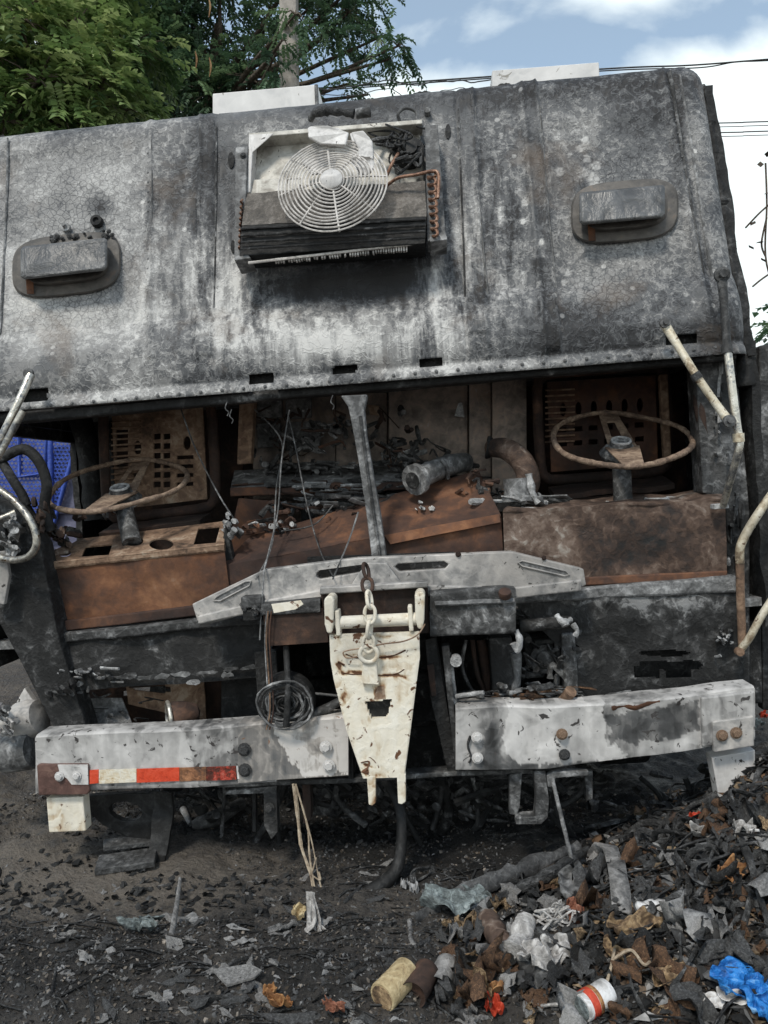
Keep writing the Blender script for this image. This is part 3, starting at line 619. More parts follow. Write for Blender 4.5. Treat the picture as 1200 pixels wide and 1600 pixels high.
CH(tube('refrigerant_pipe', [HP(604, 275, .11), HP(613, 255, .12), HP(622, 240, .1)], .006, 'copper', None))
CH(lathe('receiver', [(0, .055), (.04, .055), (.045, .03), (.06, .03)], HP(640, 245, .03), HN, 'rubber', None, 18))
for k in range(14):
    u, v = 625 + random.gauss(0, 16), 232 + random.gauss(0, 13); CH(tube('burnt_wire', [HP(u + random.gauss(0, 14), v + random.gauss(0, 10), random.uniform(.04, .13)) for _ in range(4)], random.uniform(.003, .008), 'charcoal', None, seg=6, jit=.4))
CH(tube('burnt_hose', [HP(485, 190, .05), HP(490, 178, .07), HP(510, 173, .08), HP(535, 175, .09), HP(553, 178, .09)], [.01, .014, .02, .014, .016], 'charcoal', None, jit=.4))
CH(lathe('hose_end', [(0, .018), (.055, .019), (.056, .011)], HP(556, 178, .09), (1, 0, .05), 'burnt_steel', None, 14))
CH(tube('cable_loop', [HP(625, 190, .05), HP(622, 178, .07), HP(634, 169, .07), HP(650, 175, .06), HP(652, 190, .06), HP(664, 200, .07), HP(640, 192, .08)], .006, 'burnt_grey', None))
CH(lathe('port', [(0, .012), (.03, .012), (.031, .007)], HP(668, 180, .0), HN, 'burnt_steel', None, 12))
# fan guard: rings and spokes, facing up and forward
FC = HP(520, 289, .20); ax = Vector((0, -math.cos(R(17)), math.sin(R(17)))); fx = Vector((1, 0, .03)).normalized(); fy = ax.cross(fx).normalized()
if fy.z < 0: fy = -fy
FRX = (HP(604, 289, .20) - FC).length
def fanpt(r, t, lift=0): return FC + fx * (r * math.cos(t)) + fy * (r * math.sin(t)) + ax * lift
parts = []
for k in range(13):
    r = FRX * (.22 + .78 * k / 12); lift = .03 * (1 - (r / FRX) ** 2)
    parts.append(tubemesh([fanpt(r * (1 + .012 * math.sin(3 * t_ + k) + .02 * math.sin(t_ * 2 + 1)), t_, lift + .006 * math.sin(2 * t_ + k * .3)) for t_ in np.linspace(0, 2 * math.pi, 56, endpoint=False)], .0030, 5, True))
for k in range(8):
    t = k * math.pi / 4 + .06; parts.append(tubemesh([fanpt(FRX * q, t, .03 * (1 - q * q) - .004) for q in np.linspace(.15, 1.0, 8)], .0036, 5))
v_, f_ = merge(parts); guard = CH(mk('fan_guard', v_, f_, 'guard_wire', None, 50))
hubc = CH(lathe('guard_badge', [(0, FRX * .2), (.008, FRX * .205), (.012, FRX * .18), (.013, 0)], fanpt(0, 0, .026), ax, 'white_paint', None, 24))
# softened, sagging fan blades behind the guard
def blade(pts, off, name='fan_blade'):
    outl = [HP(u, v, off + (.03 if k % 2 else .02)) for k, (u, v) in enumerate(pts)]; return CH(plate3(name, outl, HN, .012, 'melted_plastic', None, (), .005))
blade([(482, 197), (500, 194), (530, 200), (543, 208), (541, 222), (520, 226), (492, 220), (481, 212)], .14)
blade([(546, 207), (566, 203), (578, 214), (584, 240), (580, 268), (562, 276), (548, 250), (552, 228)], .14)
blade([(480, 198), (512, 195), (545, 206), (540, 226), (500, 224), (482, 214)], .20); blade([(548, 206), (568, 203), (582, 220), (585, 262), (572, 276), (556, 262), (560, 232)], .18); blade([(470, 250), (505, 232), (528, 244), (520, 268), (486, 272)], .07); blade([(500, 300), (540, 296), (548, 330), (505, 335)], .09)
CH(tube('blade_rim', [HP(488, 201, .14), HP(505, 199, .14), HP(532, 206, .14), HP(536, 218, .14)], .005, 'melted_plastic', None)); 
CH(lathe('fan_motor', [(-.06, .05), (-.005, .05), (0, .03)], fanpt(0, 0, -.03), ax, 'burnt_steel', None, 18))
for u, v in ((380, 243), (376, 387), (690, 369)): child(bolt(HP(u, v, .105), .008, 'burnt_steel', None, HN), cond)
# holes burnt beside the unit
for u, v, a in ((361, 250, 10), (700, 205, 9), (364, 385, 8)): plate3('burn_hole', [HP(x, y, .006) for x, y in ell(u, v, a * .5, a * 1.3, 9)], HN, .003, 'soot_black', header, (), 0)

# --- windscreen opening: centre post, pillars
plate('centre_post', [(532, 618), (574, 616), (569, 640), (573, 680), (583, 740), (594, 800), (607, 896), (584, 897), (572, 800), (560, 720), (549, 660), (544, 636)], .12, .05, 'burnt_grey', truck, (), .006)
ptube('post_seam', [(563, 650, .118), (575, 740, .118), (597, 890, .118)], .006, 'burnt_steel', truck, seg=6)
def post(name, px, y, th, mat): return plate(name, px, y, th, mat, truck, (), .006)
post('windscreen_pillar', [(1086, 560), (1150, 555), (1172, 800), (1172, 1075), (1140, 1075), (1134, 780), (1098, 770)], .28, .10, 'burnt_steel')
post('door_frame', [(1150, 545), (1182, 530), (1192, 1100), (1168, 1100)], .36, .08, 'soot_black')
post('door_edge', [(1186, 540), (1215, 535), (1225, 1110), (1192, 1110)], .40, .05, 'burnt_steel')
post('leaning_pillar', [(-45, 770), (24, 785), (62, 850), (92, 1000), (136, 1142), (86, 1142), (30, 1030), (-20, 940), (-60, 860)], .12, .10, 'soot_black')
ptube('inner_pillar', [(120, 640, .9), (138, 700, .9), (152, 812, .9)], [.055, .055, .06], 'soot_black', truck, seg=8, jit=.2)
post('side_post', [(130, 640), (172, 640), (182, 812), (156, 812)], 1.1, .1, 'soot_black')
# rail under the upper panel
beam('windscreen_rail', [(-30, 648, 666), (560, 596, 612), (1150, 546, 562)], .20, .05, .01, 'soot_black', truck, dent=.006)

# --- interior
post('bulkhead_panel', [(395, 600), (524, 600), (524, 780), (395, 780)], .82, .03, 'cab_lining')
for (a, b, c, d) in ((402, 626, 440, 655), (446, 624, 486, 655), (402, 662, 438, 700), (446, 660, 500, 704)): plate('vent_box', [(a, b), (c, b - 3), (c, d - 3), (a, d)], .79, .03, 'burnt_grey', truck)
for u0, u1, y in ((524, 606, .82), (606, 732, .79), (732, 768, .76), (768, 824, .72)): post('bulkhead_panel', [(u0 + 1, 560), (u1 - 1, 560), (u1 - 1 + .04 * 0, 800), (u0 + 1, 800)], y, .03, 'cab_lining')
post('short_pillar', [(374, 622), (398, 620), (392, 724), (370, 726)], .62, .05, 'rust_tan')
sheet('ledge', [P(366, 735, .80), P(645, 722, .80), P(640, 752, .58), P(360, 762, .58)], 20, 6, .01, 'burnt_grey', truck, amp=.008)
beam('ledge_front', [(360, 762, 776), (640, 752, 765)], .575, .03, .006, 'rust', truck)
post('tunnel_side', [(372, 778), (455, 785), (455, 850), (350, 880)], .54, .04, 'rust')
post('tunnel_side', [(470, 775), (640, 765), (640, 840), (470, 850)], .64, .04, 'soot_black')
# hinged rusty cover across the tunnel
soil(sheet('tunnel_cover', [P(392, 838, .46), P(748, 735, .50), P(783, 806, .22), P(346, 884, .22)], 60, 24, .006, 'rust', truck, amp=.006, freq=5), [(690, 770, 50, 30, .1), (480, 840, 60, 30, -.1)])
soil(sheet('tunnel_cover_front', [P(346, 884, .22), P(783, 806, .22), P(786, 862, .22), P(360, 930, .22)], 60, 18, .006, 'rust', truck, amp=.007, freq=5, seed=3), [(720, 830, 60, 24, .28), (520, 870, 60, 20, -.22), (600, 850, 30, 20, -.2)])
sheet('tunnel_cover_fold', [P(600, 836, .212), P(780, 803, .212), P(782, 816, .20), P(610, 850, .20)], 14, 3, .004, 'rust_bright', truck, amp=.003)
def clump(name, cu, cv, y, su, sv, n, mats, rad=(.004, .014), parent=truck):
    P_ = {}
    for k in range(n):
        u, v = cu + random.gauss(0, su), cv + random.gauss(0, sv); q = [P(u + random.gauss(0, su * .35), v + random.gauss(0, sv * .35), y + random.gauss(0, .03)) for _ in range(3)]
        P_.setdefault(random.choice(mats), []).append(tubemesh(smoothpath(q, 3), random.uniform(*rad), 6, False, random.uniform(.25, 1), .5))
    for m, l in P_.items():
        v, f = merge(l); o = mk(name, v, f, m, parent, 50); o['kind'] = 'stuff'
clump('charred_wiring', 515, 672, .72, 18, 14, 26, ['burnt_grey', 'charcoal', 'ash'])
clump('charred_wiring', 480, 733, .68, 40, 8, 40, ['charcoal', 'burnt_grey', 'burnt_steel'])
clump('charred_wiring', 640, 715, .64, 26, 16, 36, ['charcoal', 'charcoal', 'burnt_grey'])
clump('charred_wiring', 690, 745, .60, 40, 6, 16, ['charcoal', 'burnt_steel'])
clump('charred_wiring', 505, 800, .52, 30, 12, 18, ['charcoal', 'burnt_grey', 'ash'])
clump('charred_wiring', 580, 690, .66, 40, 26, 30, ['charcoal', 'burnt_steel', 'rust_dark', 'rust'], (.004, .012)); clump('charred_wiring', 440, 690, .70, 26, 26, 30, ['charcoal', 'burnt_steel', 'rust_dark'], (.003, .010))
clump('charred_wiring', 560, 790, .50, 70, 12, 40, ['charcoal', 'rust_dark', 'burnt_grey', 'burnt_steel'], (.004, .014)); clump('charred_wiring', 760, 770, .4, 20, 16, 20, ['charcoal', 'rust_dark'], (.004, .012)); clump('charred_wiring', 420, 815, .42, 26, 14, 24, ['charcoal', 'rust', 'ash'], (.004, .013))
clump('charred_wiring', 500, 760, .58, 70, 5, 26, ['charcoal', 'rust_dark', 'ash'], (.004, .010))
clump('melted_bits', 362, 826, .30, 7, 9, 14, ['ash', 'burnt_grey'], (.006, .014))
clump('melted_bits', 668, 795, .33, 6, 5, 7, ['ash', 'dirty_cloth'], (.004, .009))
clump('melted_bits', 840, 782, .35, 40, 5, 22, ['ash', 'burnt_grey', 'charcoal'])
clump('melted_bits', 1040, 784, .32, 40, 4, 22, ['ash', 'burnt_grey'], (.004, .012))
clump('melted_bits', 75, 835, .34, 22, 14, 22, ['burnt_brown', 'charcoal', 'rust_dark'], (.008, .02))
plate('tag_plate', [(574, 632), (592, 634), (600, 650), (578, 648)], .76, .01, 'rust_tan', truck); plate('tag_plate', [(716, 630), (722, 628), (726, 652), (710, 650)], .74, .01, 'ash', truck)
post('bulkhead_panel', [(820, 560), (1100, 548), (1100, 820), (820, 830)], .98, .02, 'rust_dark'); post('bulkhead_panel', [(182, 620), (380, 610), (380, 850), (182, 850)], .98, .02, 'rust_dark')
# elbow pipes
ptube('elbow_pipe', [(652, 748, .36), (680, 735, .45), (705, 726, .52), (728, 722, .6)], [.042, .043, .043, .038], 'burnt_grey', truck, seg=16)
fl = lathe('pipe_flange', [(-.012, .060), (.012, .060), (.013, .036), (-.02, .034)], P(650, 749, .345), P(705, 726, .52) - P(652, 748, .36), 'burnt_grey', truck, 14)
lathe('bore_shade_disc', [(-.0225, .033), (-.021, .033)], P(650, 749, .345), P(705, 726, .52) - P(652, 748, .36), 'soot_black', truck, 14)  # black disc stands in for the shade inside the pipe end
ptube('pipe_clamp', [(690, 718, .43), (698, 730, .43), (700, 748, .45)], .008, 'burnt_grey', truck)
ptube('elbow_pipe', [(768, 700, .50), (792, 702, .42), (816, 722, .38), (826, 752, .36), (812, 778, .35)], [.035, .042, .044, .044, .042], 'burnt_brown', truck, seg=16)
lathe('pipe_collar', [(-.035, .05), (.03, .05), (.035, .058), (.05, .058)], P(808, 762, .33), (0, 0, -1), 'burnt_grey', truck, 16)
lathe('pipe_mouth', [(0, .04), (.012, .046), (.02, .044), (.021, .03)], P(768, 700, .50), P(760, 698, .5) - P(792, 702, .5), 'soot_black', truck, 14)
ptube('bracket', [(826, 740, .3), (832, 770, .3), (842, 785, .3)], .014, 'ash', truck, jit=.5)
# seats: bare backrest frames
def seat(px, y, mat_p, mat_f, slots, slats=()):
    s_ = empty('seat', P(*px[3], y), truck); A_ = lambda o: child(o, s_)
    cu = sum(p[0] for p in px) / 4; cv = sum(p[1] for p in px) / 4; sh = lambda k: [(cu + (u - cu) * k, cv + (v - cv) * k) for u, v in px]
    A_(plate('back_plate', sh(.84), y + .03, .012, mat_p, None, slots)); A_(tube('back_frame', [P(u, v, y) for u, v in smooth_rect(px)], .022, mat_f, None, closed=True, k=2, seg=10))
    for i, (v0, v1) in enumerate(slats): A_(tube('spring', [P(px[0][0] + 14, v0, y + .015), P(px[0][0] + 60, v1, y + .015)], .004, 'rust_tan', None, k=1, seg=6))
    a = P(px[3][0] + 10, px[3][1], y); b = P(px[2][0] - 10, px[2][1], y)
    A_(sheet('cushion_pan', [a + Vector((0, 0, -.02)), b + Vector((0, 0, -.02)), b + Vector((0, -.16, -.05)), a + Vector((0, -.16, -.05))], 12, 8, .02, mat_f, None, amp=.01))
    A_(box3('seat_base', (a.x + .06, y - .14, .83), (b.x - .06, y - .02, a.z - .07), mat_f, None))
    return s_
def smooth_rect(px, r=.16):
    q = []; n = len(px)
    for i in range(n):
        a, b, c = px[i - 1], px[i], px[(i + 1) % n]
        q.append((b[0] + (a[0] - b[0]) * r, b[1] + (a[1] - b[1]) * r)); q.append((b[0] + (a[0] - b[0]) * .04 + (c[0] - b[0]) * .04, b[1] + (a[1] - b[1]) * .04 + (c[1] - b[1]) * .04)); q.append((b[0] + (c[0] - b[0]) * r, b[1] + (c[1] - b[1]) * r))
    return q
rect = lambda a, b, c, d: [(a, b), (c, b - 1), (c, d - 1), (a, d)]
seat([(160, 632), (330, 622), (338, 792), (168, 812)], .64, 'rust_tan', 'rust_dark', [ell(215, 700, 6, 12, 10), ell(292, 692, 6, 11, 10), ell(214, 742, 6, 5, 10), rect(181, 672, 200, 700), rect(181, 706, 200, 730)] + [rect(240 + 15 * i, 678 + 15 * j, 251 + 15 * i, 687 + 15 * j) for i in range(2) for j in range(6)] + [rect(276, 712 + 14 * j, 302, 718 + 14 * j) for j in range(4)], [(660 + k * 9, 658 + k * 8.8) for k in range(12)])
seat([(838, 585), (1040, 572), (1044, 736), (846, 752)], .66, 'rust', 'rust_dark', [ell(880 + 24 * i, 640 - i * 1.5, 5, 11, 10) for i in range(6)] + [rect(872 + 24 * i, 668 - i * 1.5, 886 + 24 * i, 676 - i * 1.5) for i in range(6)] + [rect(872 + 24 * i, 690 - i * 1.5, 886 + 24 * i, 698 - i * 1.5) for i in range(6)], [(610 + k * 9, 608 + k * 9) for k in range(10)])
post('seat_side_rail', [(1030, 585), (1044, 583), (1050, 722), (1038, 724)], .62, .03, 'rust_tan')
# steering wheels
def wheel(cu, cv, y, ru, rv, cu2, v2, mat, y2, slant):
    w_ = empty('steering_wheel', P(cu, cv, y), truck); A_ = lambda o: child(o, w_)
    c = P(cu, cv, y); Rr = (P(cu + ru, cv, y) - c).length; e = math.asin(min(.99, rv / ru)); vz = (LC - c).normalized(); base = math.atan2(vz.z, -vz.y)
    t = e - base                                             # lean of the rim plane towards the front
    X = Vector((1, 0, slant)).normalized(); Y = Vector((0, math.cos(t), math.sin(t))); N = X.cross(Y).normalized()
    if N.z < 0: N = -N
    A_(mk('rim', *tubemesh([c + X * (Rr * math.cos(a)) + Y * (Rr * math.sin(a)) + N * (.007 * math.sin(2 * a + cu) + .003 * math.sin(5 * a)) for a in np.linspace(0, 2 * math.pi, 96, endpoint=False)], .0105, 10, True, 1, .3), mat, None, 60))
    h = c - N * .034
    A_(lathe('hub', [(-.05, .07), (-.03, .078), (-.005, .058), (.004, .042), (.018, .04), (.02, .026), (.014, .02)], h, N, 'burnt_steel', None, 22))
    A_(mk('hub_ring', *tubemesh([h + N * .022 + X * (.034 * math.cos(a)) + Y * (.034 * math.sin(a)) for a in np.linspace(0, 2 * math.pi, 24, endpoint=False)], .005, 6, True), 'ash', None, 60))
    f0 = c + Y * (Rr * .97) - X * .03; f1 = c + Y * (Rr * .97) + X * .045; n0 = h - X * .045; n1 = h + X * .06
    A_(plate3('spoke', [f0, f1, n1, n0], N, .006, mat, None, [[(f0 * .75 + n0 * .25) + X * .022, (f1 * .75 + n1 * .25) - X * .03, (f1 * .3 + n1 * .7) - X * .035, (f0 * .3 + n0 * .7) + X * .022]]))
    g0 = c - Y * (Rr * .97) - X * .05; g1 = c - Y * (Rr * .97) + X * .02
    A_(plate3('spoke', [g0, g1, h + X * .07, h - X * .06], N, .006, mat, None))
    b = P(cu2, v2, y2)
    tube('steering_column', [h - N * .03, h * .6 + b * .4, b], [.036, .034, .036], 'burnt_steel', truck, seg=14, k=3)
worn('wheel_rust', [(0, (.05, .036, .028)), (.35, (.16, .11, .08)), (.6, (.25, .18, .13)), (.9, (.36, .27, .2))], 12, .8, bump=.5)
wheel(186, 757, .42, 103, 36, 206, 848, 'wheel_rust', .30, -.02); wheel(971, 684, .40, 106, 43, 974, 800, 'wheel_rust', .33, -.02)
clump('melted_bits', 172, 800, .36, 8, 12, 10, ['burnt_steel', 'rust_dark'], (.003, .008))
# dashboards
y0 = .20
tl = [P(124, 842, .42), P(352, 814, .42), P(350, 853, y0), P(66, 884, y0)]
nt_ = (tl[1] - tl[0]).cross(tl[3] - tl[0]).normalized(); nt_ = nt_ if nt_.z > 0 else -nt_
D = lambda u, v: PP(u, v, tl[3], nt_)
plate3('dash_top', tl, nt_, .006, 'rust_tan', truck, [[D(*p) for p in ell(100, 864, 11, 6, 14)], [D(*p) for p in ((134, 854), (176, 850), (170, 867), (127, 870))], [D(*p) for p in ell(252, 850, 19, 9, 18)], [D(*p) for p in ((310, 825), (344, 822), (337, 848), (302, 851))], [D(*p) for p in ell(208, 845, 16, 8, 16)]])
soil(sheet('dash_front', [P(66, 884, y0), P(350, 853, y0), P(362, 952, y0 + .01), P(86, 985, y0 + .01)], 60, 24, .006, 'rust_bright', truck, amp=.008, freq=5), [(220, 930, 70, 26, .22), (110, 915, 36, 40, -.3), (330, 880, 30, 20, -.15), (230, 880, 90, 8, -.12)])
beam('dash_lower_flange', [(84, 972, 988), (362, 940, 956)], y0 - .012, .03, .005, 'rust', truck)
post('dash_end', [(66, 886), (86, 992), (76, 992), (56, 890)], .22, .2, 'rust_dark')
beam('dash_top_edge', [(66, 879, 892), (350, 849, 862)], y0 - .008, .02, .008, 'rust_tan', truck, dent=.0)
plate3('dash_hole_blackout', [p - nt_ * .10 for p in tl], nt_, .01, 'soot_black', truck)  # black sheet added to keep the holes in the dash top dark
lathe('gauge_ring', [(0, .016), (.008, .017), (.009, .009), (0, .008)], D(110, 836), nt_, 'ash', truck, 16)
post('dash_gap', [(346, 852), (352, 818), (366, 880), (366, 905), (354, 905)], .26, .04, 'soot_black')
sheet('dash_top', [P(800, 786, .42), P(1128, 764, .42), P(1134, 782, y0), P(786, 800, y0)], 30, 6, .006, 'burnt_brown', truck, amp=.012)
soil(sheet('dash_front', [P(786, 798, y0), P(1134, 780, y0), P(1136, 905, y0), P(790, 925, y0)], 90, 36, .006, 'burnt_brown', truck, amp=.012, freq=6, seed=9), [(980, 860, 60, 40, -.4), (850, 835, 50, 40, .18), (1080, 800, 50, 20, .12), (830, 890, 40, 20, -.1)])
beam('dash_lower_flange', [(900, 903, 916), (1136, 892, 905)], y0 - .012, .03, .005, 'rust', truck)
# cowl below the windscreen
beam('cowl_rail', [(92, 990, 1006), (300, 968, 984), (420, 960, 976)], .16, .08, .01, 'burnt_steel', truck, dent=.01)
beam('cowl_rail', [(800, 928, 944), (1150, 900, 928)], .16, .08, .014, 'burnt_grey', truck, dent=.01)
sheet('lower_front_panel', [P(88, 1000, .18), P(425, 968, .18), P(425, 1058, .17), P(104, 1080, .17)], 50, 18, .008, 'soot_black', truck, amp=.02, freq=5)
soil(sheet('lower_front_panel', [P(800, 940, .18), P(1156, 918, .18), P(1160, 1010, .17), P(886, 1022, .17)], 90, 26, .008, 'soot_black', truck, amp=.022, freq=5, seed=4), [(980, 940, 170, 14, .34), (1080, 935, 60, 24, .18), (960, 965, 80, 8, .1)])
def slotcut(s, t):
    u, v = 886 + 278 * s, 1012 + 92 * t - 12 * s
    return (math.hypot((u - 1040) / 40, (v - 1022) / 5.5) < 1) or (990 < u < 1082 and 1034 < v < 1060 and not (1030 < u < 1040 and v > 1048) and (v > 1042 or u > 1000)) or (math.hypot((u - 1078) / 20, (v - 1040) / 8) < 1)
sheet('lower_front_panel', [P(886, 1010, .172), P(1160, 998, .172), P(1166, 1092, .17), P(890, 1104, .17)], 90, 40, .008, 'soot_black', truck, amp=.008, freq=5, seed=6, cut=slotcut)
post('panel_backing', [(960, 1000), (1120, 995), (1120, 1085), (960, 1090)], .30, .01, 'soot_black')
for k in range(13):
    u = 112 + k * 23 + random.gauss(0, 9); v = 1066 - k * 1.4 + random.gauss(0, 8); a, b = random.uniform(5, 20), random.uniform(2.5, 5.5)
    plate('peeled_paint', [(x + random.gauss(0, 1.5), y + random.gauss(0, 1.2) - .08 * (x - u)) for x, y in ell(u, v, a, b, 11)], .15 + random.uniform(-.012, .01), .004, random.choice(['burnt_grey', 'burnt_steel', 'burnt_grey']), truck, (), .0015)
# step well behind the left bumper
sheet('step_well_back', [P(112, 1064, .42), P(350, 1050, .42), P(350, 1150, .42), P(112, 1160, .42)], 50, 24, .01, 'rust_dark', truck, amp=.012, cut=lambda s, t: math.hypot((s - .5) / .17, (t - .25) / .09) < 1)
sheet('step_plate', [P(195, 1058, .35), P(318, 1060, .35), P(322, 1128, .34), P(200, 1100, .34)], 30, 20, .008, 'rust_tan', truck, amp=.01, cut=lambda s, t: math.hypot((s - .3) / .28, (t - .33) / .14) < 1)
sheet('step_shield', [P(118, 1092, .30), P(190, 1090, .30), P(215, 1150, .22), P(120, 1150, .22)], 14, 10, .01, 'burnt_grey', truck, amp=.012)
plate('step_corner', [(113, 1095), (122, 1098), (134, 1130), (131, 1148), (118, 1120)], .2, .02, 'burnt_grey', truck)
hl = empty('headlamp_shell', P(268, 1120, .18), truck)
child(lathe('bowl', [(0, .055), (.01, .058), (.05, .05), (.09, .03), (.1, .0)], P(270, 1122, .15), (1, .5, .1), 'rust_dark', None, 24), hl)
child(mk('lamp_ring', *tubemesh([P(264, 1122, .15) + Vector((-.4, .8, 0)).normalized() * (.058 * math.cos(a)) + Vector((0, 0, 1)) * (.058 * math.sin(a)) for a in np.linspace(0, 2 * math.pi, 30, endpoint=False)], .007, 6, True), 'chrome', None, 60), hl)
clump('charred_wiring', 180, 1120, .25, 40, 14, 16, ['burnt_steel', 'charcoal', 'burnt_grey'], (.003, .009))
clump('charred_wiring', 100, 1075, .12, 16, 8, 14, ['burnt_steel', 'soot_black'], (.006, .014))
post('splash_guard', [(345, 1000), (425, 985), (425, 1140), (345, 1140)], .30, .05, 'soot_black')
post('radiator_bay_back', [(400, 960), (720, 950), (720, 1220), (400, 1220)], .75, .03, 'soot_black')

# --- crossbar with pressed slots
cross = plate('crossbar', [(300, 944), (412, 890), (556, 872), (800, 862), (912, 889), (916, 914), (896, 924), (800, 934), (672, 930), (500, 940), (420, 950), (330, 974), (308, 970)], .05, .05, 'aluminium', truck,
      [[(494, 896), (500, 891), (568, 882), (572, 887), (568, 893), (500, 905), (494, 902)], [(616, 886), (622, 881), (694, 877), (701, 882), (696, 888), (624, 893)]], .005)
for pts in ([(334, 938), (338, 932), (384, 908), (392, 908), (390, 915), (344, 939)], [(810, 879), (816, 876), (884, 892), (889, 898), (882, 900), (816, 885)]):
    q = plate('slot_recess', pts, .048, .006, 'burnt_grey', cross, (), .002); ptube('slot_rim', [(u, v, .047) for u, v in pts], .004, 'aluminium', cross, closed=True, k=1, seg=6)
beam('crossbar_lower_lip', [(310, 962, 976), (420, 936, 952), (500, 922, 942), (672, 914, 932), (800, 918, 936), (908, 906, 924)], .035, .04, .006, 'aluminium', cross, dent=.004)
plate('slot_shadow_sheet', [(480, 870), (710, 862), (710, 905), (480, 912)], .16, .01, 'soot_black', truck)  # black sheet standing in for the shade behind the crossbar slots
pbolt(716, 866, .048, 3.2, 'rust_dark', cross); pbolt(850, 872, .048, 2.6, 'rust_dark', cross)
clump('burnt_box', 391, 950, .02, 7, 8, 10, ['charcoal', 'burnt_steel'], (.008, .016))
pbox('relay_box', 376, 932, 409, 951, .0, .06, 'burnt_steel', truck, .006); pbox('relay_box', 379, 953, 408, 971, .0, .06, 'soot_black', truck, .006)

# --- towing hitch in the middle
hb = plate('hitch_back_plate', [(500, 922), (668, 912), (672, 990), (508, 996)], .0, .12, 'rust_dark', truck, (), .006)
beam('hitch_top_edge', [(500, 918, 930), (580, 914, 924), (668, 908, 918)], -.03, .05, .006, 'aluminium', truck, dent=.003, nx=20)
beam('hitch_shelf', [(408, 944, 962), (500, 936, 958)], -.02, .12, .006, 'burnt_steel', truck, dent=.003, nx=20)
plate('shelf_paint', [(424, 944), (470, 938), (474, 944), (462, 952), (428, 958)], -.023, .003, 'cream_paint', truck, (), 0)
plate('hitch_side_face', [(410, 958), (504, 950), (514, 1004), (420, 1010)], -.01, .1, 'rust_dark', truck)
beam('hitch_box', [(672, 925, 996), (790, 918, 992), (806, 920, 990)], -.02, .2, .012, 'burnt_steel', truck, dent=.006, nx=30)
sheet('hitch_box_top', [P(676, 924, .02), P(802, 918, .02), P(804, 940, -.035), P(680, 945, -.035)], 20, 5, .006, 'burnt_grey', truck, amp=.004)
lathe('hitch_nut', [(0, .020), (.014, .022), (.022, .02), (.024, 0)], P(789, 932, -.035), (0, -.6, 1), 'rust', truck, 12)
for u0, u1, v0 in ((506, 522, 932), (648, 664, 925)):
    pts = [(u0, v0 + 6), (u0 + 4, v0), (u1 - 3, v0), (u1, v0 + 6), (u1 - 1, v0 + 44), (u1 - 4, v0 + 58), (u0 + 5, v0 + 58), (u0 + 1, v0 + 44)]
    e_ = plate('hitch_ear', pts, -.12, .10, 'cream_paint', truck, (), .006)
    pbox('hinge_knuckle', u1 + (2 if u0 < 600 else -26), v0 + 22, u1 + (9 if u0 < 600 else -19), v0 + 62, -.11, -.06, 'cream_paint', truck)
ptube('hitch_pin', [(524, 973, -.085), (650, 967, -.085)], .021, 'cream_paint', truck, seg=16, k=1)
def hitch_plate():
    rows = [(990, 514.5, 655), (1030, 516, 656), (1060, 521, 652), (1140, 541, 642), (1216, 567, 632)]; ny, nx = 90, 50; vs = []; V_ = [r_[0] for r_ in rows]
    for j in range(ny + 1):
        v = 990 + 226 * j / ny; l = float(np.interp(v, V_, [r_[1] for r_ in rows])); r_ = float(np.interp(v, V_, [q[2] for q in rows]))
        for i in range(nx + 1):
            u = l + (r_ - l) * i / nx; p = P(u, v - (u - 585) * .03, -.10); e = min(i, nx - i) ; vs.append(p + Vector((0, .003 * (e == 0) + .0012 * fbm(p * 14, 3) + (.02 if False else 0), 0)))
    hole = [(570, 1096), (612, 1093), (606, 1121), (580, 1124)]; fs = []; W_ = nx + 1; n = len(vs)
    def ok(i, j):
        if not (0 <= i < nx and 0 <= j < ny): return False
        u, v = proj((vs[j * W_ + i] + vs[(j + 1) * W_ + i + 1]) / 2); return not inpoly(u, v, hole)
    for j in range(ny):
        for i in range(nx):
            if not ok(i, j): continue
            a, b, d, e = j * W_ + i, j * W_ + i + 1, (j + 1) * W_ + i + 1, (j + 1) * W_ + i; fs += [(a, b, d, e), (e + n, d + n, b + n, a + n)]
            for (di, dj, p, q) in ((0, -1, b, a), (0, 1, e, d), (-1, 0, a, e), (1, 0, d, b)):
                if not ok(i + di, j + dj): fs.append((p, q, q + n, p + n))
    vs = vs + [p + Vector((0, .022, 0)) for p in vs]; used = sorted({i for f in fs for i in f}); mp_ = {k: i for i, k in enumerate(used)}
    return mk('hitch_plate', [vs[i] for i in used], [tuple(mp_[i] for i in f) for f in fs], 'cream_paint', truck, 40)
hp = soil(hitch_plate(), [(531, 1036, 6, 5, -.9), (533, 1048, 5, 8, -.5), (552, 1053, 16, 3, -.8), (552, 1025, 14, 3, -.6), (606, 1026, 22, 3, -.6), (612, 1055, 24, 2.5, -.7), (595, 1080, 8, 12, -.5), (574, 1197, 7, 3, -.9), (570, 1206, 5, 3, -.9), (533, 1000, 4, 14, -.3), (540, 1080, 2, 30, -.3), (590, 1130, 30, 6, -.15), (646, 1100, 4, 60, -.2), (600, 1210, 30, 6, -.25), (585, 993, 60, 3, -.4)], 5)
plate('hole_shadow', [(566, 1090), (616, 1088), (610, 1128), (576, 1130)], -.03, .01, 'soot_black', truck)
plate('hitch_tongue', [(573, 1212), (587, 1212), (587, 1255), (582, 1259), (576, 1257)], -.10, .025, 'cream_paint', hp); plate('hitch_tongue', [(620, 1210), (634, 1209), (634, 1253), (628, 1257), (622, 1255)], -.10, .025, 'cream_paint', hp)
pbox('hitch_arm', 560, 1010, 622, 1180, -.075, .2, 'soot_black', truck)
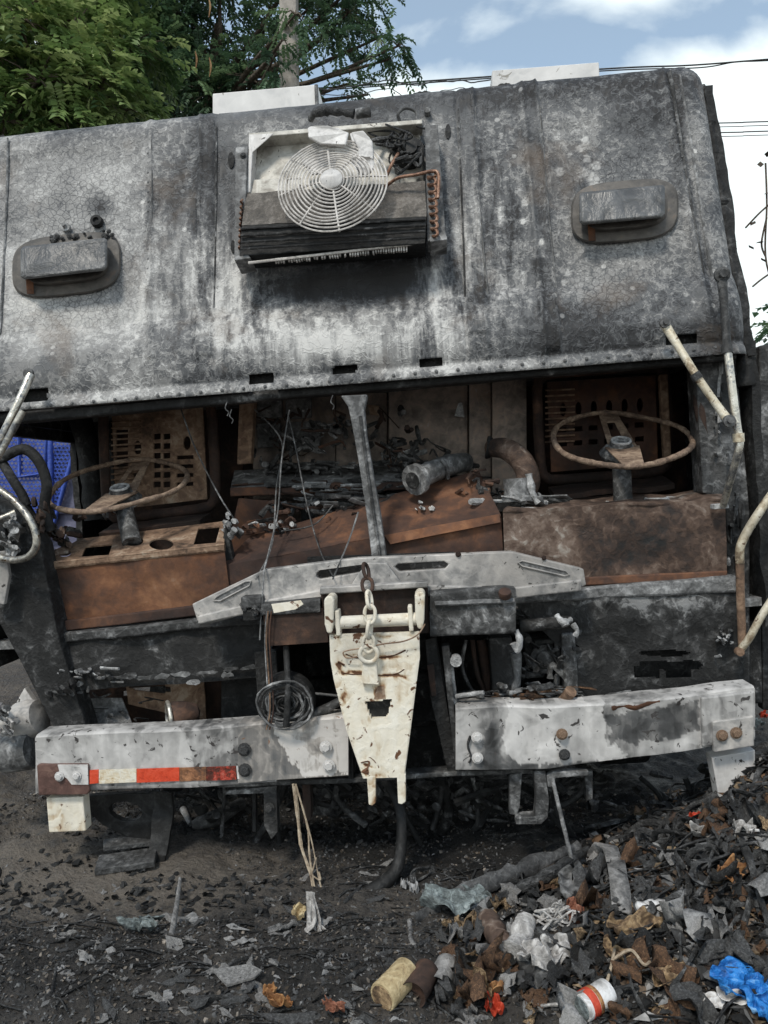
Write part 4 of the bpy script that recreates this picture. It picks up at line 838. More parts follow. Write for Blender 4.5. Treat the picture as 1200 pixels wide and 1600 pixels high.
for pts, wd in (([(540, 1022), (556, 1028), (566, 1026)], .004), ([(592, 1028), (616, 1024), (634, 1016)], .0045), ([(536, 1052), (552, 1054), (566, 1053)], .004), ([(590, 1056), (608, 1055), (622, 1052), (632, 1046)], .0035), ([(528, 1034), (538, 1040)], .007), ([(564, 1192), (576, 1190), (574, 1200), (566, 1206), (576, 1208)], .0045)):
    ptube('rust_scar', [(u, v, -.1005) for u, v in pts], wd, 'rust_bright', hp, seg=6, jit=.7, flat=.25)
plate('rust_run', [(590, 1072), (600, 1072), (603, 1092), (584, 1093)], -.1012, .0012, 'rust_tan', hp, (), 0)
# chain, link by link
ch = empty('chain', P(577, 890, -.12), truck)
def linkm(c, d, side, L, Wd, r):
    d = d.normalized(); side = (side - d * side.dot(d)).normalized(); pts = []
    for k in range(20):
        t = 2 * math.pi * k / 20; pts.append(c + d * (L * .5 * math.sin(t) + (L * .18 if math.sin(t) > 0 else -L * .18) * abs(math.sin(t)) ** .3) + side * (Wd * math.cos(t)))
    return tubemesh(pts, r, 8, True)
cp = [P(572, 892, -.05), P(574, 914, -.09), P(577, 937, -.13), P(578, 960, -.14), P(577, 984, -.135), P(576, 1006, -.13)]
for k, c in enumerate(cp):
    d = (cp[min(k + 1, len(cp) - 1)] - cp[max(k - 1, 0)]); v, f = linkm(c, d, Vector((1, 0, 0)) if k % 2 == 1 else Vector((.3, 1, 0)), .042, .017, .0062)
    child(mk('chain_link', v, f, 'cream_paint' if k > 1 else 'rust_dark', None, 60), ch)
child(mk('shackle_ring', *tubemesh([P(576, 1022, -.128) + Vector((.028 * math.cos(a), 0, .026 * math.sin(a))) for a in np.linspace(0, 2 * math.pi, 28, endpoint=False)], .0075, 8, True), 'cream_paint', None, 60), ch)
child(plate('shackle_lug', [(567, 1034), (588, 1034), (590, 1060), (592, 1070), (564, 1068)], -.125, .025, 'cream_paint', None), ch)
ptube('hitch_lanyard', [(664, 975, -.11), (652, 992, -.13), (630, 1002, -.125), (600, 1006, -.125), (570, 1012, -.125), (545, 1016, -.12), (536, 1020, -.12), (542, 1028, -.12), (558, 1026, -.125)], .0025, 'rust_tan', truck, seg=5)
plate('post_foot', [(560, 896), (574, 880), (604, 880), (628, 912), (600, 914), (545, 920)], .02, .04, 'aluminium', truck)
# upright plates either side of the hitch
plate('frame_upright', [(664, 1000), (680, 995), (716, 1205), (700, 1208), (672, 1090)], .05, .2, 'soot_black', truck)
plate('frame_upright', [(690, 1010), (702, 1008), (718, 1205), (712, 1206)], .02, .05, 'burnt_steel', truck)
plate('frame_strap', [(667, 1040), (678, 1038), (682, 1088), (674, 1088)], .03, .02, 'rust_dark', truck)
plate('frame_upright', [(540, 1135), (552, 1135), (552, 1216), (544, 1218)], .03, .12, 'soot_black', truck)
beam('lower_cross_bar', [(340, 1223, 1231), (545, 1216, 1224), (720, 1205, 1213), (900, 1200, 1207)], .04, .06, .004, 'burnt_steel', truck, dent=.002)

# --- bumpers
bl = beam('bumper', [(55, 1150, 1244), (120, 1146, 1238), (300, 1139, 1233), (420, 1130, 1225), (432, 1130, 1224)], 0, .10, .018, 'bumper_paint', truck, dent=.006, nx=150, nv=30)
soil(bl, [(150, 1172, 140, 34, .22), (300, 1160, 60, 40, .08), ([(268, 1130), (290, 1145), (300, 1180), (312, 1240), (440, 1240), (440, 1120)], -.22), (200, 1235, 200, 8, -.25), (75, 1160, 14, 30, -.15), (285, 1165, 6, 26, .3), (304, 1150, 4, 20, .3)])
bl2 = beam('bumper_splice', [(372, 1133, 1226), (440, 1128, 1221), (544, 1118, 1214)], -.006, .09, .016, 'bumper_grey', truck, dent=.006, nx=90, nv=30)
soil(bl2, [([(428, 1134), (470, 1118), (548, 1110), (548, 1206), (478, 1212), (455, 1190), (436, 1165)], .55), (405, 1180, 16, 50, .12), (480, 1150, 8, 18, -.35), (495, 1172, 10, 10, -.3)], 9)
plate('end_bracket', [(57, 1196), (62, 1194), (138, 1194), (140, 1236), (136, 1242), (60, 1243)], -.008, .03, 'brown_patch', bl, (), .004)
plate('bracket_paint', [(90, 1195), (137, 1195), (138, 1226), (112, 1226), (104, 1216), (94, 1210)], -.0105, .003, 'white_paint', bl, (), 0)
for u, v in ((93, 1213), (120, 1212)): pbolt(u, v, -.011, 5.5, 'white_paint', bl)
for u0, u1, m in ((140, 154, 'tape_red'), (154.5, 213, 'tape_cream'), (213.5, 280, 'tape_red'), (280.5, 322, 'tape_burnt'), (322.5, 369, 'tape_char')):
    a = lambda u: 1203 - (u - 140) * .026
    plate('reflective_tape', [(u0, a(u0) + .5), (u1, a(u1)), (u1, a(u1) + 21), (u0, a(u0) + 22)], -.0075, .003, m, bl, (), 0)
plate('tape_edge', [(369, 1197), (372, 1197), (374, 1217), (371, 1217)], -.008, .003, 'white_paint', bl2, (), 0)
for u, v in ((382, 1171), (383, 1203)): pbolt(u, v, -.010, 7.5, 'burnt_steel', bl2)
for u, v in ((509, 1167), (514, 1196)): pbolt(u, v, -.012, 7, 'white_paint', bl2); 
pbox('bumper_leg', 74, 1246, 132, 1300, .02, .07, 'cream_paint', truck)
br = beam('bumper', [(712, 1107, 1205), (760, 1104, 1206), (860, 1104, 1201), (960, 1098, 1190), (1100, 1084, 1172), (1179, 1072, 1158)], -.01, .10, .016, 'bumper_paint', truck, dent=.012, nx=230, nv=34)
soil(br, [([(795, 1090), (948, 1090), (944, 1122), (950, 1160), (985, 1180), (960, 1188), (870, 1196), (800, 1192), (788, 1150)], .30), (768, 1160, 14, 60, -.4), (735, 1160, 22, 40, .15), ([(948, 1120), (1090, 1095), (1094, 1140), (1050, 1155), (985, 1160), (955, 1158)], -.22), (1140, 1120, 50, 30, .1), (950, 1200, 260, 9, -.35), (1040, 1165, 50, 10, .3)], 9)
plate('bumper_sleeve', [(1096, 1090), (1180, 1080), (1181, 1154), (1098, 1168)], -.021, .06, 'bumper_paint', br, (), .006)
plate('end_bracket', [(1113, 1128), (1178, 1119), (1179, 1166), (1116, 1176)], -.030, .02, 'aluminium', br, (), .004)
ptube('rust_patch', [(956, 1108, -.008), (975, 1104, -.010), (992, 1107, -.012), (1012, 1101, -.010), (1030, 1098, -.008)], .012, 'rust_bright', br, jit=.9, flat=.35)
for u, v, m in ((745, 1152, 'white_paint'), (746, 1184, 'white_paint'), (878, 1147, 'rust_tan'), (882, 1179, 'burnt_steel'), (1128, 1149, 'rust_tan'), (1150, 1145, 'rust_tan')): pbolt(u, v, -.022 if u < 1000 else -.032, 6.2, m, br)
ptube('lock_wire', [(735, 1150, -.02), (731, 1165, -.02), (736, 1182, -.02), (733, 1192, -.02)], .004, 'charcoal', br, jit=.5)
plate('bumper_leg', [(1112, 1184), (1180, 1172), (1182, 1250), (1124, 1250)], .02, .06, 'white_paint', truck)
# hangers under the bumper
plate('hanger', [(352, 1236), (414, 1230), (432, 1228), (434, 1300), (424, 1312), (412, 1290), (412, 1240), (352, 1242)], .06, .05, 'burnt_steel', truck)
plate('hanger', [(472, 1222), (485, 1220), (486, 1282), (474, 1288)], .08, .05, 'rust_dark', truck); plate('hanger', [(394, 1240), (400, 1240), (400, 1300), (394, 1300)], .2, .03, 'soot_black', truck)
plate('hanger', [(796, 1210), (816, 1208), (812, 1262), (808, 1274), (796, 1272)], .03, .04, 'burnt_steel', truck)
plate('hook', [(834, 1206), (852, 1204), (858, 1250), (856, 1278), (846, 1288), (806, 1288), (806, 1278), (836, 1276), (838, 1250)], .0, .05, 'burnt_steel', truck)
plate('hanger', [(854, 1212), (864, 1206), (920, 1205), (920, 1212), (868, 1216), (866, 1230), (856, 1230)], .0, .03, 'burnt_grey', truck); plate('hanger', [(914, 1206), (926, 1205), (926, 1250), (916, 1252)], .06, .03, 'soot_black', truck)
for u, v in ((366, 1160), (421, 1262), (846, 1240)): pbolt(u, v, .055 if u > 400 else .3, 6, 'burnt_steel', truck)
# coil of burnt hose on the bumper, with rods
coil = empty('wire_coil', P(446, 1098, .0), truck); cparts = []
for k in range(9):
    rr = .016 + k * .0095; cparts = [tubemesh([P(446 + random.gauss(0, .6), 1098, -.01) + Vector((rr * math.cos(a) * 1.02 + .004 * math.sin(3 * a + k * 2) + .002 * math.sin(k * 1.7), -.004 * k + .004 * math.sin(a * 2 + k), rr * math.sin(a) * .88 + .004 * math.cos(2 * a + k * 3) + .003 * math.cos(k * 2.3))) for a in np.linspace(0, 2 * math.pi, 36, endpoint=False)], .0038, 6, True, 1, .4)]
    v, f = merge(cparts); child(mk('coil_turn', v, f, ['charcoal', 'burnt_steel', 'burnt_grey'][k % 3], None, 60), coil)
child(lathe('coil_drum', [(0, .095), (.05, .098), (.052, .0)], P(446, 1098, .0), (0, 1, 0), 'soot_black', None, 28), coil)
ptube('rod', [(447, 1010, .02), (450, 1080, -.04), (447, 1135, -.05)], .011, 'soot_black', truck, k=3)
ptube('rod', [(486, 1083, .05), (535, 1088, .05)], .005, 'burnt_grey', truck, k=1); ptube('rod', [(480, 1120, .04), (505, 1110, .04), (540, 1090, .04)], [.02, .018, .012], 'burnt_steel', truck, k=3)
for k, (u0, u1, u2) in enumerate(((416, 420, 422), (421, 425, 427), (414, 417, 420))): ptube('hanging_wire', [(u0 + 3, 955, -.03), (u0, 1000, -.03), (u1, 1060, -.03), (u2, 1110, -.035), (u2 - 6, 1140, -.03)], .0028, ['rust_tan', 'rust', 'burnt_grey'][k], truck, seg=5)
# wires dangling across the opening
for pts in ([(452, 640, .3), (440, 720, .3), (434, 800, .28), (418, 870, .1), (412, 900, .02), (406, 1000, 0)], [(446, 632, .35), (460, 690, .35), (480, 790, .3), (500, 860, .2), (520, 900, .0)], [(283, 640, .3), (305, 700, .3), (340, 770, .3), (365, 810, .3)], [(398, 640, .5), (440, 690, .45), (432, 760, .4), (425, 850, .2), (400, 905, .03)], [(440, 830, .3), (490, 820, .3), (520, 790, .4)], [(520, 905, 0), (545, 845, .1), (560, 800, .11)]):
    ptube('dangling_wire', pts, .003, random.choice(['burnt_steel', 'charcoal', 'burnt_grey']), truck, seg=5)
for u, v in ((355, 628), (520, 618), (362, 640)): ptube('dangling_wire', [(u, v, .17), (u - 3, v + 10, .16), (u + 2, v + 16, .16), (u, v + 22, .16)], .0022, 'burnt_steel', truck, seg=5)
# engine bay on the right
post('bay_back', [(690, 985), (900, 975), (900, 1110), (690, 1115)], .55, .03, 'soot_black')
for pts, r, m in (([(728, 1000, .2), (722, 1040, .18), (735, 1075, .18), (755, 1095, .2)], .007, 'burnt_steel'), ([(738, 1000, .22), (745, 1050, .2), (760, 1090, .22)], .009, 'rust_dark'), ([(752, 1000, .25), (758, 1040, .24), (764, 1100, .25)], .018, 'rust_dark'),
                  ([(762, 995, .2), (790, 1012, .2), (812, 1020, .2)], .01, 'burnt_steel'), ([(806, 1020, .15), (808, 1060, .15), (800, 1095, .15)], [.02, .014, .02], 'burnt_grey'), ([(700, 1020, .06), (706, 1060, .06), (710, 1100, .06)], .011, 'burnt_grey'), ([(712, 1088, .05), (756, 1082, .02)], .008, 'ash'),
                  ([(870, 1000, .2), (872, 1050, .2), (860, 1100, .2)], .012, 'burnt_steel'), ([(812, 978, .1), (850, 975, .1), (892, 972, .1)], .022, 'soot_black'), ([(880, 1095, .1), (892, 1080, .06)], .02, 'rust_tan')):
    ptube('engine_hose', pts, r, m, truck, seg=9, jit=.2)
pbox('engine_block', 820, 1000, 866, 1045, .25, .5, 'burnt_steel', truck, .01); pbox('engine_block', 880, 990, 902, 1090, .16, .3, 'burnt_steel', truck, .008); pbox('engine_block', 770, 1005, 806, 1090, .45, .54, 'rubber', truck, .01)
lathe('pulley', [(0, .05), (.02, .052), (.021, .035), (.03, .03), (.031, 0)], P(850, 1028, .22), FWD, 'burnt_steel', truck, 20); lathe('bushing', [(0, .02), (.03, .02), (.031, .008)], P(712, 1030, .05), FWD, 'ash', truck, 14)
clump('charred_wiring', 835, 1088, .12, 40, 8, 60, ['charcoal', 'burnt_steel', 'burnt_grey', 'brown_leaf'], (.004, .012)); clump('charred_wiring', 760, 1095, .15, 30, 6, 26, ['charcoal', 'rust_dark'], (.004, .01)); clump('charred_wiring', 850, 1030, .2, 26, 24, 26, ['burnt_steel', 'soot_black'], (.005, .014))
for pts in ([(806, 985, .0), (812, 1000, -.01), (808, 1018, 0), (802, 1005, 0)], [(870, 962, .05), (880, 972, .03), (892, 968, .05)], [(880, 968, .04), (884, 978, .03)], [(895, 975, .05), (902, 986, .04), (898, 994, .04)]):
    ptube('melted_drip', pts, .010, 'ash', truck, jit=.5)
clump('charred_wiring', 130, 1055, .15, 26, 5, 12, ['ash', 'burnt_grey'], (.003, .008))

# --- mirror and wiper arms
def arm(pts, r, mat, name='mirror_arm'): return ptube(name, pts, r, mat, truck, seg=10, k=5)
arm([(1127, 428, .10), (1131, 470, .09), (1136, 540, .05)], [.018, .014, .013], 'burnt_steel'); arm([(1136, 540, .05), (1143, 600, .03), (1152, 670, .02)], .013, 'chrome'); arm([(1152, 668, .02), (1156, 690, .02), (1152, 712, .03), (1140, 755, .08), (1130, 790, .14)], .012, 'chrome')
arm([(1038, 506, .12), (1062, 545, .08), (1090, 590, .04)], [.017, .013, .013], 'pale_tube'); arm([(1088, 587, .04), (1118, 630, .03), (1140, 660, .01)], [.013, .013, .016], 'pale_tube')
for u, v, y, a in ((1127, 430, .10, .026), (1038, 505, .11, .018), (1138, 658, 0, .020), (46, 584, .10, .018)):
    lathe('arm_pivot', [(0, a), (.012, a), (.014, a * .55), (.026, a * .5)], P(u, v, y), FWD, 'burnt_steel' if u in (1127,) else 'burnt_grey', truck, 14)
lathe('arm_clamp', [(-.014, .018), (.014, .018)], P(1136, 546, .05), P(1143, 600, .03) - P(1136, 540, .05), 'burnt_steel', truck, 12); lathe('arm_clamp', [(-.012, .017), (.012, .017)], P(1088, 588, .04), P(1118, 630, .03) - P(1088, 587, .04), 'burnt_steel', truck, 12)
lathe('arm_clamp', [(-.014, .018), (.014, .018)], P(1154, 684, .02), (0, 0, 1), 'pale_tube', truck, 12); plate('arm_foot', [(1116, 788), (1138, 786), (1140, 794), (1116, 796)], .14, .04, 'ash', truck)
arm([(48, 586, .09), (28, 630, .04), (-6, 700, .0)], [.016, .013, .013], 'chrome'); arm([(36, 642, .02), (10, 690, .0), (-15, 735, -.02)], .012, 'chrome')
arm([(1096, 600, .35), (1092, 630, .3), (1104, 680, .3), (1128, 730, .3), (1142, 770, .3)], .02, 'rust_dark', 'bent_hose')
clump('melted_bits', 1122, 640, .3, 6, 40, 20, ['burnt_steel', 'burnt_grey', 'ash'], (.003, .008)); clump('melted_bits', 1150, 850, .25, 5, 60, 16, ['burnt_grey', 'burnt_steel'], (.003, .008))
clump('melted_bits', 1135, 1000, .15, 9, 9, 14, ['burnt_steel', 'ash'], (.003, .008))
arm([(1212, 764, .12), (1192, 792, .12), (1170, 826, .12), (1157, 854, .12), (1156, 880, .12)], .015, 'pale_tube', 'grab_rail'); arm([(1156, 878, .12), (1157, 930, .12), (1160, 1010, .12)], .014, 'rust_tan', 'grab_rail')
arm([(1214, 925, .1), (1190, 962, .1), (1172, 995, .1), (1158, 1014, .11)], .013, 'pale_tube', 'grab_rail'); lathe('rail_eye', [(-.01, .014), (.012, .014), (.013, .007)], P(1155, 1018, .1), FWD, 'rust_tan', truck, 14)
plate('yellow_bracket', [(1166, 1036), (1170, 1056), (1166, 1072), (1150, 1072), (1160, 1058)], .3, .03, 'cardboard', truck)
# left flank junk: chrome ring, hose loop, canisters
mir = empty('round_mirror', P(2, 800, .05), truck); mc = P(-14, 812, .05)
def arcpts(k0, k1, a, b): return [mc + Vector((a * math.cos(t), -.05 * math.cos(t), b * math.sin(t) - .10 * a * math.cos(t) * 4)) for t in np.linspace(k0, k1, 24)]
child(tube('mirror_rim', arcpts(0, 2 * math.pi, .185, .125)[:-1], .013, 'chrome', None, closed=True, k=2), mir)
child(tube('mirror_bracket', [mc + Vector((-.05, 0, .0)), mc + Vector((.04, -.02, 0)), mc + Vector((.09, 0, .02))], .012, 'chrome', None), mir); child(tube('mirror_bracket', [mc + Vector((-.05, 0, -.05)), mc + Vector((.07, 0, -.1))], .008, 'burnt_grey', None, k=1), mir)
ptube('hose_loop', [(-14, 730, .2), (10, 712, .2), (38, 702, .2), (60, 720, .2), (73, 755, .2), (70, 790, .2), (78, 830, .2)], .020, 'soot_black', truck, seg=10); ptube('hose_loop', [(-10, 700, .22), (14, 740, .2), (34, 772, .2), (42, 790, .2)], .018, 'soot_black', truck)
clump('melted_bits', 14, 835, .06, 9, 16, 26, ['ash', 'burnt_grey', 'charcoal'], (.006, .014)); clump('melted_bits', 58, 815, .2, 9, 18, 14, ['rust_dark', 'burnt_brown'], (.008, .016))
plate('door_remnant', [(-20, 865), (8, 860), (14, 900), (6, 945), (-20, 940)], .06, .02, 'aluminium', truck)
lathe('air_canister', [(0, .02), (.01, .062), (.05, .074), (.09, .074), (.10, .066), (.14, .066), (.15, .05), (.19, .045)], P(66, 1118, .22), (-1, .1, -.25), 'aluminium', truck, 24); lathe('air_canister', [(0, .07), (.02, .078), (.12, .08), (.14, .07), (.24, .068), (.25, .03)], P(56, 1168, .2), (-1, .15, -.12), 'burnt_grey', truck, 24)
plate('canister_plate', [(38, 1075), (52, 1095), (76, 1140), (60, 1150), (28, 1130), (26, 1096)], .3, .03, 'white_paint', truck); clump('melted_bits', 8, 1130, .1, 14, 12, 18, ['ash', 'burnt_grey', 'aluminium'], (.006, .014))
# running gear underneath
for sx in (-.42, .42): box3('chassis_rail', (sx - .04, .15, .55), (sx + .04, 6.2, .78), 'soot_black', truck)
tube('front_axle', [(-1.0, 1.1, .36), (-.5, 1.1, .30), (.5, 1.1, .30), (1.0, 1.1, .36)], .06, 'soot_black', truck)
def rim(x, y, s):
    w_ = empty('wheel', (x, y, .34), truck)
    child(lathe('rim', [(-.12, .28), (-.11, .30), (-.09, .26), (.0, .24), (.06, .14), (.07, .0)], (x, y, .34), (s, 0, 0), 'rust_dark', None, 32), w_); child(lathe('tyre_remains', [(-.13, .30), (-.12, .36), (.08, .36), (.09, .30)], (x, y, .34), (s, 0, 0), 'charcoal', None, 32), w_)
rim(-1.02, 1.1, -1); rim(1.02, 1.1, 1); rim(-1.02, 4.6, -1); rim(1.02, 4.6, 1)
for px, r in (([(730, 1215, .5), (760, 1260, .45), (740, 1300, .4)], .015), ([(560, 1220, .4), (600, 1260, .4), (660, 1290, .45), (670, 1320, .5)], .016), ([(690, 1215, .3), (700, 1270, .35), (690, 1300, .4)], .02), ([(300, 1240, .6), (360, 1300, .6), (440, 1320, .7)], .03)): ptube('hanging_hose', px, r, 'soot_black', truck)
box3('hopper_body', (-1.22, 1.95, .85), (1.22, 6.3, 2.45), 'burnt_steel', truck, .03)
box3('light_block_mid', (-.38, .7, .30), (.38, 1.9, .54), 'soot_black', truck, .03); box3('light_block_side', (-.95, .75, .42), (-.5, 1.6, .72), 'soot_black', truck, .03); box3('light_block_side', (.5, .75, .42), (.95, 1.6, .72), 'soot_black', truck, .03)  # blocks added to keep light out from under the truck
for cu, n_ in ((330, 16), (520, 26), (620, 26), (720, 26), (950, 18), (1050, 14)): clump('hanging_wreckage', cu, 1245, .32, 36, 22, n_, ['soot_black', 'charcoal', 'rubber', 'burnt_steel'], (.006, .02))
for k in range(14):
    u = random.uniform(300, 1080); ptube('hanging_hose', [(u, 1215, .3), (u + random.gauss(0, 20), 1250, .3), (u + random.gauss(0, 36), 1270 + random.uniform(0, 60), .3)], random.uniform(.006, .014), random.choice(['soot_black', 'rubber', 'burnt_steel']), truck)
# mudguard melted onto the left corner
md = plate('melted_mudguard', [(136, 1244), (200, 1240), (258, 1240), (262, 1300), (246, 1312), (200, 1310), (160, 1290), (140, 1270)], .16, .03, 'rubber', truck, [ell(196, 1268, 26, 15, 14, .15)], .008)
sheet('mud_flap', [P(238, 1238, .14), P(270, 1238, .12), P(266, 1345, .12), P(240, 1350, .12)], 8, 20, .012, 'rubber', truck, amp=.02, bend=lambda s, t: .05 * t * t)
ptube('mud_flap_tip', [(252, 1335, .10), (250, 1360, .09), (240, 1378, .06), (230, 1386, .03)], [.03, .024, .014, .006], 'rubber', truck, flat=.4)
# hose reaching the ground, roots dangling with a rag
ptube('drain_hose', [(600, 1215, .2), (624, 1260, .1), (627, 1320, .04), (618, 1360, .0), (585, 1390, -.05), (545, 1402, -.06), (512, 1408, -.07)], [.018, .018, .018, .022, .026, .026, .022], 'rubber', truck, seg=12)
for pts, r in (([(458, 1225, .0), (465, 1280, .0), (470, 1320, -.02), (486, 1370, -.06), (490, 1415, -.08)], .005), ([(462, 1225, .0), (480, 1290, -.01), (484, 1340, -.04), (494, 1400, -.08)], .0035), ([(470, 1320, -.02), (466, 1280, 0), (461, 1228, 0)], .006), ([(494, 1340, -.05), (486, 1370, -.06)], .003), ([(465, 1235, .0), (486, 1310, -.03), (500, 1380, -.06), (520, 1450, -.12)], .0025), ([(484, 1365, -.06), (500, 1375, -.06), (498, 1362, -.05)], .003)):
    ptube('dangling_strand', pts, r, 'root_tan', truck, seg=6, jit=.4)
ptube('brake_rod', [(864, 1222, .0), (878, 1280, -.04), (893, 1342, -.08)], .007, 'burnt_grey', truck, k=1)

# ------------------------------------------------------------------ loose things on the ground
def crumple_mesh(seed, w=.1, h=.08, fold=.03, n=9, ragged=.25):
    vs = []; fs = []
    for j in range(n + 1):
        for i in range(n + 1):
            s, t = i / n * 2 - 1, j / n * 2 - 1
            m_ = max(abs(s), abs(t)); cq = m_ / max(1e-6, math.hypot(s, t)); k = (1 - .55 * (1 - cq) * m_ * 1.6) * (1 - ragged * (.6 + 1.4 * fbm((s * 1.7 + seed, t * 1.7, seed * .7), 2)) * m_)
            x, y = s * k * w / 2 + .006 * fbm((s * 3, t * 3, seed + 5), 2), t * k * h / 2
            z = fold * (fbm((s * 1.3 + seed * 3.1, t * 1.3, 0), 3) + .5 * abs(fbm((s * 2.5, t * 2.5 + seed, 7), 2)))
            vs.append((x, y, z))
    for j in range(n):
        for i in range(n): a = j * (n + 1) + i; fs.append((a, a + 1, a + n + 2, a + n + 1))
    zm = min(v[2] for v in vs); vs = [(x, y, z - zm) for x, y, z in vs]
    return vs, fs
def crumple(name, u, v, w, h, fold, mat, label, cat, rot=0, tiltx=0, tilty=0, seed=None, lift=0, th=.002, group=None, n=9, smooth=0):
    seed = random.random() * 50 if seed is None else seed
    vs, fs = crumple_mesh(seed, w, h, fold * .8, n, .16); p = G(u, v); o = mk(name, vs, fs, mat, None, smooth or 60)
    ss = o.modifiers.new('s', 'SUBSURF'); ss.levels = 1; ss.render_levels = 1
    o.location = (p.x, p.y, p.z + lift - .002); o.rotation_euler = (tiltx, tilty, rot); s_ = o.modifiers.new('t', 'SOLIDIFY'); s_.thickness = th
    return tag(o, label, cat, group)
def gpt(u, v, dz=0): p = G(u, v); return p + Vector((0, 0, dz))
def gtube(name, px, r, mat, label, cat, group=None, seg=9, jit=.15, flat=1, dz=0):
    q = [gpt(a[0], a[1], (a[2] if len(a) > 2 else 0) + dz) for a in px]; return tag(tube(name, q, r, mat, None, seg=seg, jit=jit, flat=flat), label, cat, group)
def glathe(name, u, v, prof, axis, mat, label, cat, dz, seg=22, group=None):
    return tag(lathe(name, prof, gpt(u, v, dz), axis, mat, None, seg), label, cat, group)

# tin cans and drums of paper
def can(u, v, r, L, axis, mat, label, lid='rust_tan', open_=False):
    p = gpt(u, v, r * .8); t = empty('tin_can', p - Vector((0, 0, r * .8))); ax_ = Vector(axis).normalized()
    prof = [(0, r * .96), (.004, r), (L * .3, r * .97), (L * .34, r), (L * .64, r * .97), (L * .68, r), (L - .003, r * 1.0), (L, r * .95)]
    b = lathe('can_body', prof if not open_ else [(.03, r * .88), (.002, r * .93), (0, r * 1.0)] + prof[2:], p, ax_, mat, None, 24); child(b, t)
    if not open_: child(lathe('can_end', [(-.002, r * .8), (.002, r * .84)], p, ax_, lid, None, 24), t)
    return tag(t, label, 'can', 'burnt cans')
can(597, 1578, .038, .11, (.55, .8, .12), 'wood_tan', 'scorched tan tin can, lid forward, beside two empty open cans', 'cardboard')
can(645, 1572, .034, .10, (.35, .9, .05), 'rust_dark', 'empty brown can with an open mouth next to the tan can', open_=True)
can(682, 1560, .032, .10, (.3, .9, .05), 'flake_grey', 'ash-grey open can farthest from the tan can, in a row of three', open_=True)
t = can(908, 1592, .033, .09, (.75, .5, .1), 'white_plastic', 'small white can with a red and yellow label at the heap foot', 'teal_rag'); 
pp = gpt(908, 1592, .027)
child(lathe('can_label', [(.014, .0340), (.034, .0343)], pp, (.75, .5, .1), 'red_plastic', None, 24), t); child(lathe('can_label', [(.036, .0338), (.046, .0340)], pp, (.75, .5, .1), 'orange_scrap', None, 24), t)
gtube('burnt_roll', [(762, 1452, .03), (776, 1476, .03), (790, 1502, .03)], [.030, .034, .026], 'burnt_brown', 'brown charred roll leaning beside a metal channel', 'roll', jit=.2)
gtube('burnt_roll', [(822, 1462, .04), (812, 1490, .04), (802, 1515, .04)], [.030, .032, .04], 'dirty_cloth', 'pale crumpled roll right of the metal channel', 'roll', jit=.5)
a, b = gpt(772, 1490, .05), gpt(828, 1545, .03); s_ = Vector((.05, -.02, .02)); dn = Vector((0, -.02, -.06))
mc_ = tag(mk('metal_channel', [a, b, b + s_, a + s_, a + dn * .6, b + dn * .6, b + s_ + dn * .2, a + s_ + dn * .2], [(0, 1, 2, 3), (0, 4, 5, 1), (3, 2, 6, 7), (4, 7, 6, 5), (0, 3, 7, 4), (1, 5, 6, 2)], 'burnt_steel', None, None, .003), 'short dark metal channel lying across the heap foot', 'metal scrap')
for k, (u, v, w_, h_, m, l) in enumerate(((842, 1515, .12, .09, 'dirty_cloth', 'greasy pale crumpled paper ball beside the metal channel'), (868, 1500, .09, .08, 'dirty_cloth', 'smaller crumpled paper wad above the greasy paper ball'), (700, 1428, .20, .10, 'teal_rag', 'long teal-grey burnt rag lying near the hose end'), (741, 1412, .12, .07, 'teal_rag', 'small teal-grey rag touching the long charred roll'), (895, 1440, .06, .08, 'brick_cloth', 'brick-red burnt cloth scrap under a grey sheet-metal flap'), (815, 1470, .10, .06, 'flake_pale', 'pale grey foil scrap between two charred rolls'),
        (986, 1462, .19, .07, 'cardboard', 'curled tan cardboard strip on the heap below a white bottle'), (970, 1500, .09, .05, 'cardboard', 'round-edged cream card scrap under the curled cardboard strip'), (1035, 1540, .10, .06, 'cardboard', 'torn tan cardboard corner low on the heap'), (1138, 1378, .10, .055, 'orange_scrap', 'orange-tan curled leaf-like wrapper high on the heap'), (1088, 1292, .055, .03, 'red_plastic', 'small red plastic scrap on top of the heap'), (1100, 1312, .10, .04, 'dirty_cloth', 'thin white torn film below the red scrap'), (1160, 1310, .07, .045, 'dirty_cloth', 'whitish crumpled bag scrap beside a thin white stick'),
        (772, 1588, .05, .04, 'red_plastic', 'bright red plastic scrap beside the open cans'), (763, 1566, .09, .03, 'orange_scrap', 'orange dry leaf above the red plastic scrap'), (420, 1562, .04, .03, 'orange_scrap', 'orange shred lying on the grey flakes'), (440, 1580, .07, .025, 'orange_scrap', 'longer orange strip lying on the bare dirt'), (525, 1592, .06, .03, 'brick_cloth', 'brown-red dry leaf lying left of the tan can'), (1180, 1140, .10, .05, 'teal_rag', 'blue-grey scrap behind the end of the bumper'), (1190, 1125, .06, .04, 'red_plastic', 'red scrap behind the end of the bumper'))):
    crumple('burnt_scrap', u, v, w_, h_, .05 if w_ < .15 else .07, m, l, 'scrap', rot=random.uniform(-.5, .5), tiltx=random.uniform(.2, .7), lift=.012, n=12)
o = crumple('plastic_bag', 1152, 1556, .15, .10, .06, 'blue_plastic', 'bright blue crumpled plastic bag at the foot of the heap', 'bag', tiltx=.5, lift=.02, n=14)
o = crumple('plastic_bag', 1186, 1578, .10, .10, .05, 'blue_plastic', 'smaller blue plastic bag scrap beside a white wrapper', 'bag', tiltx=.4, lift=.015, n=14)
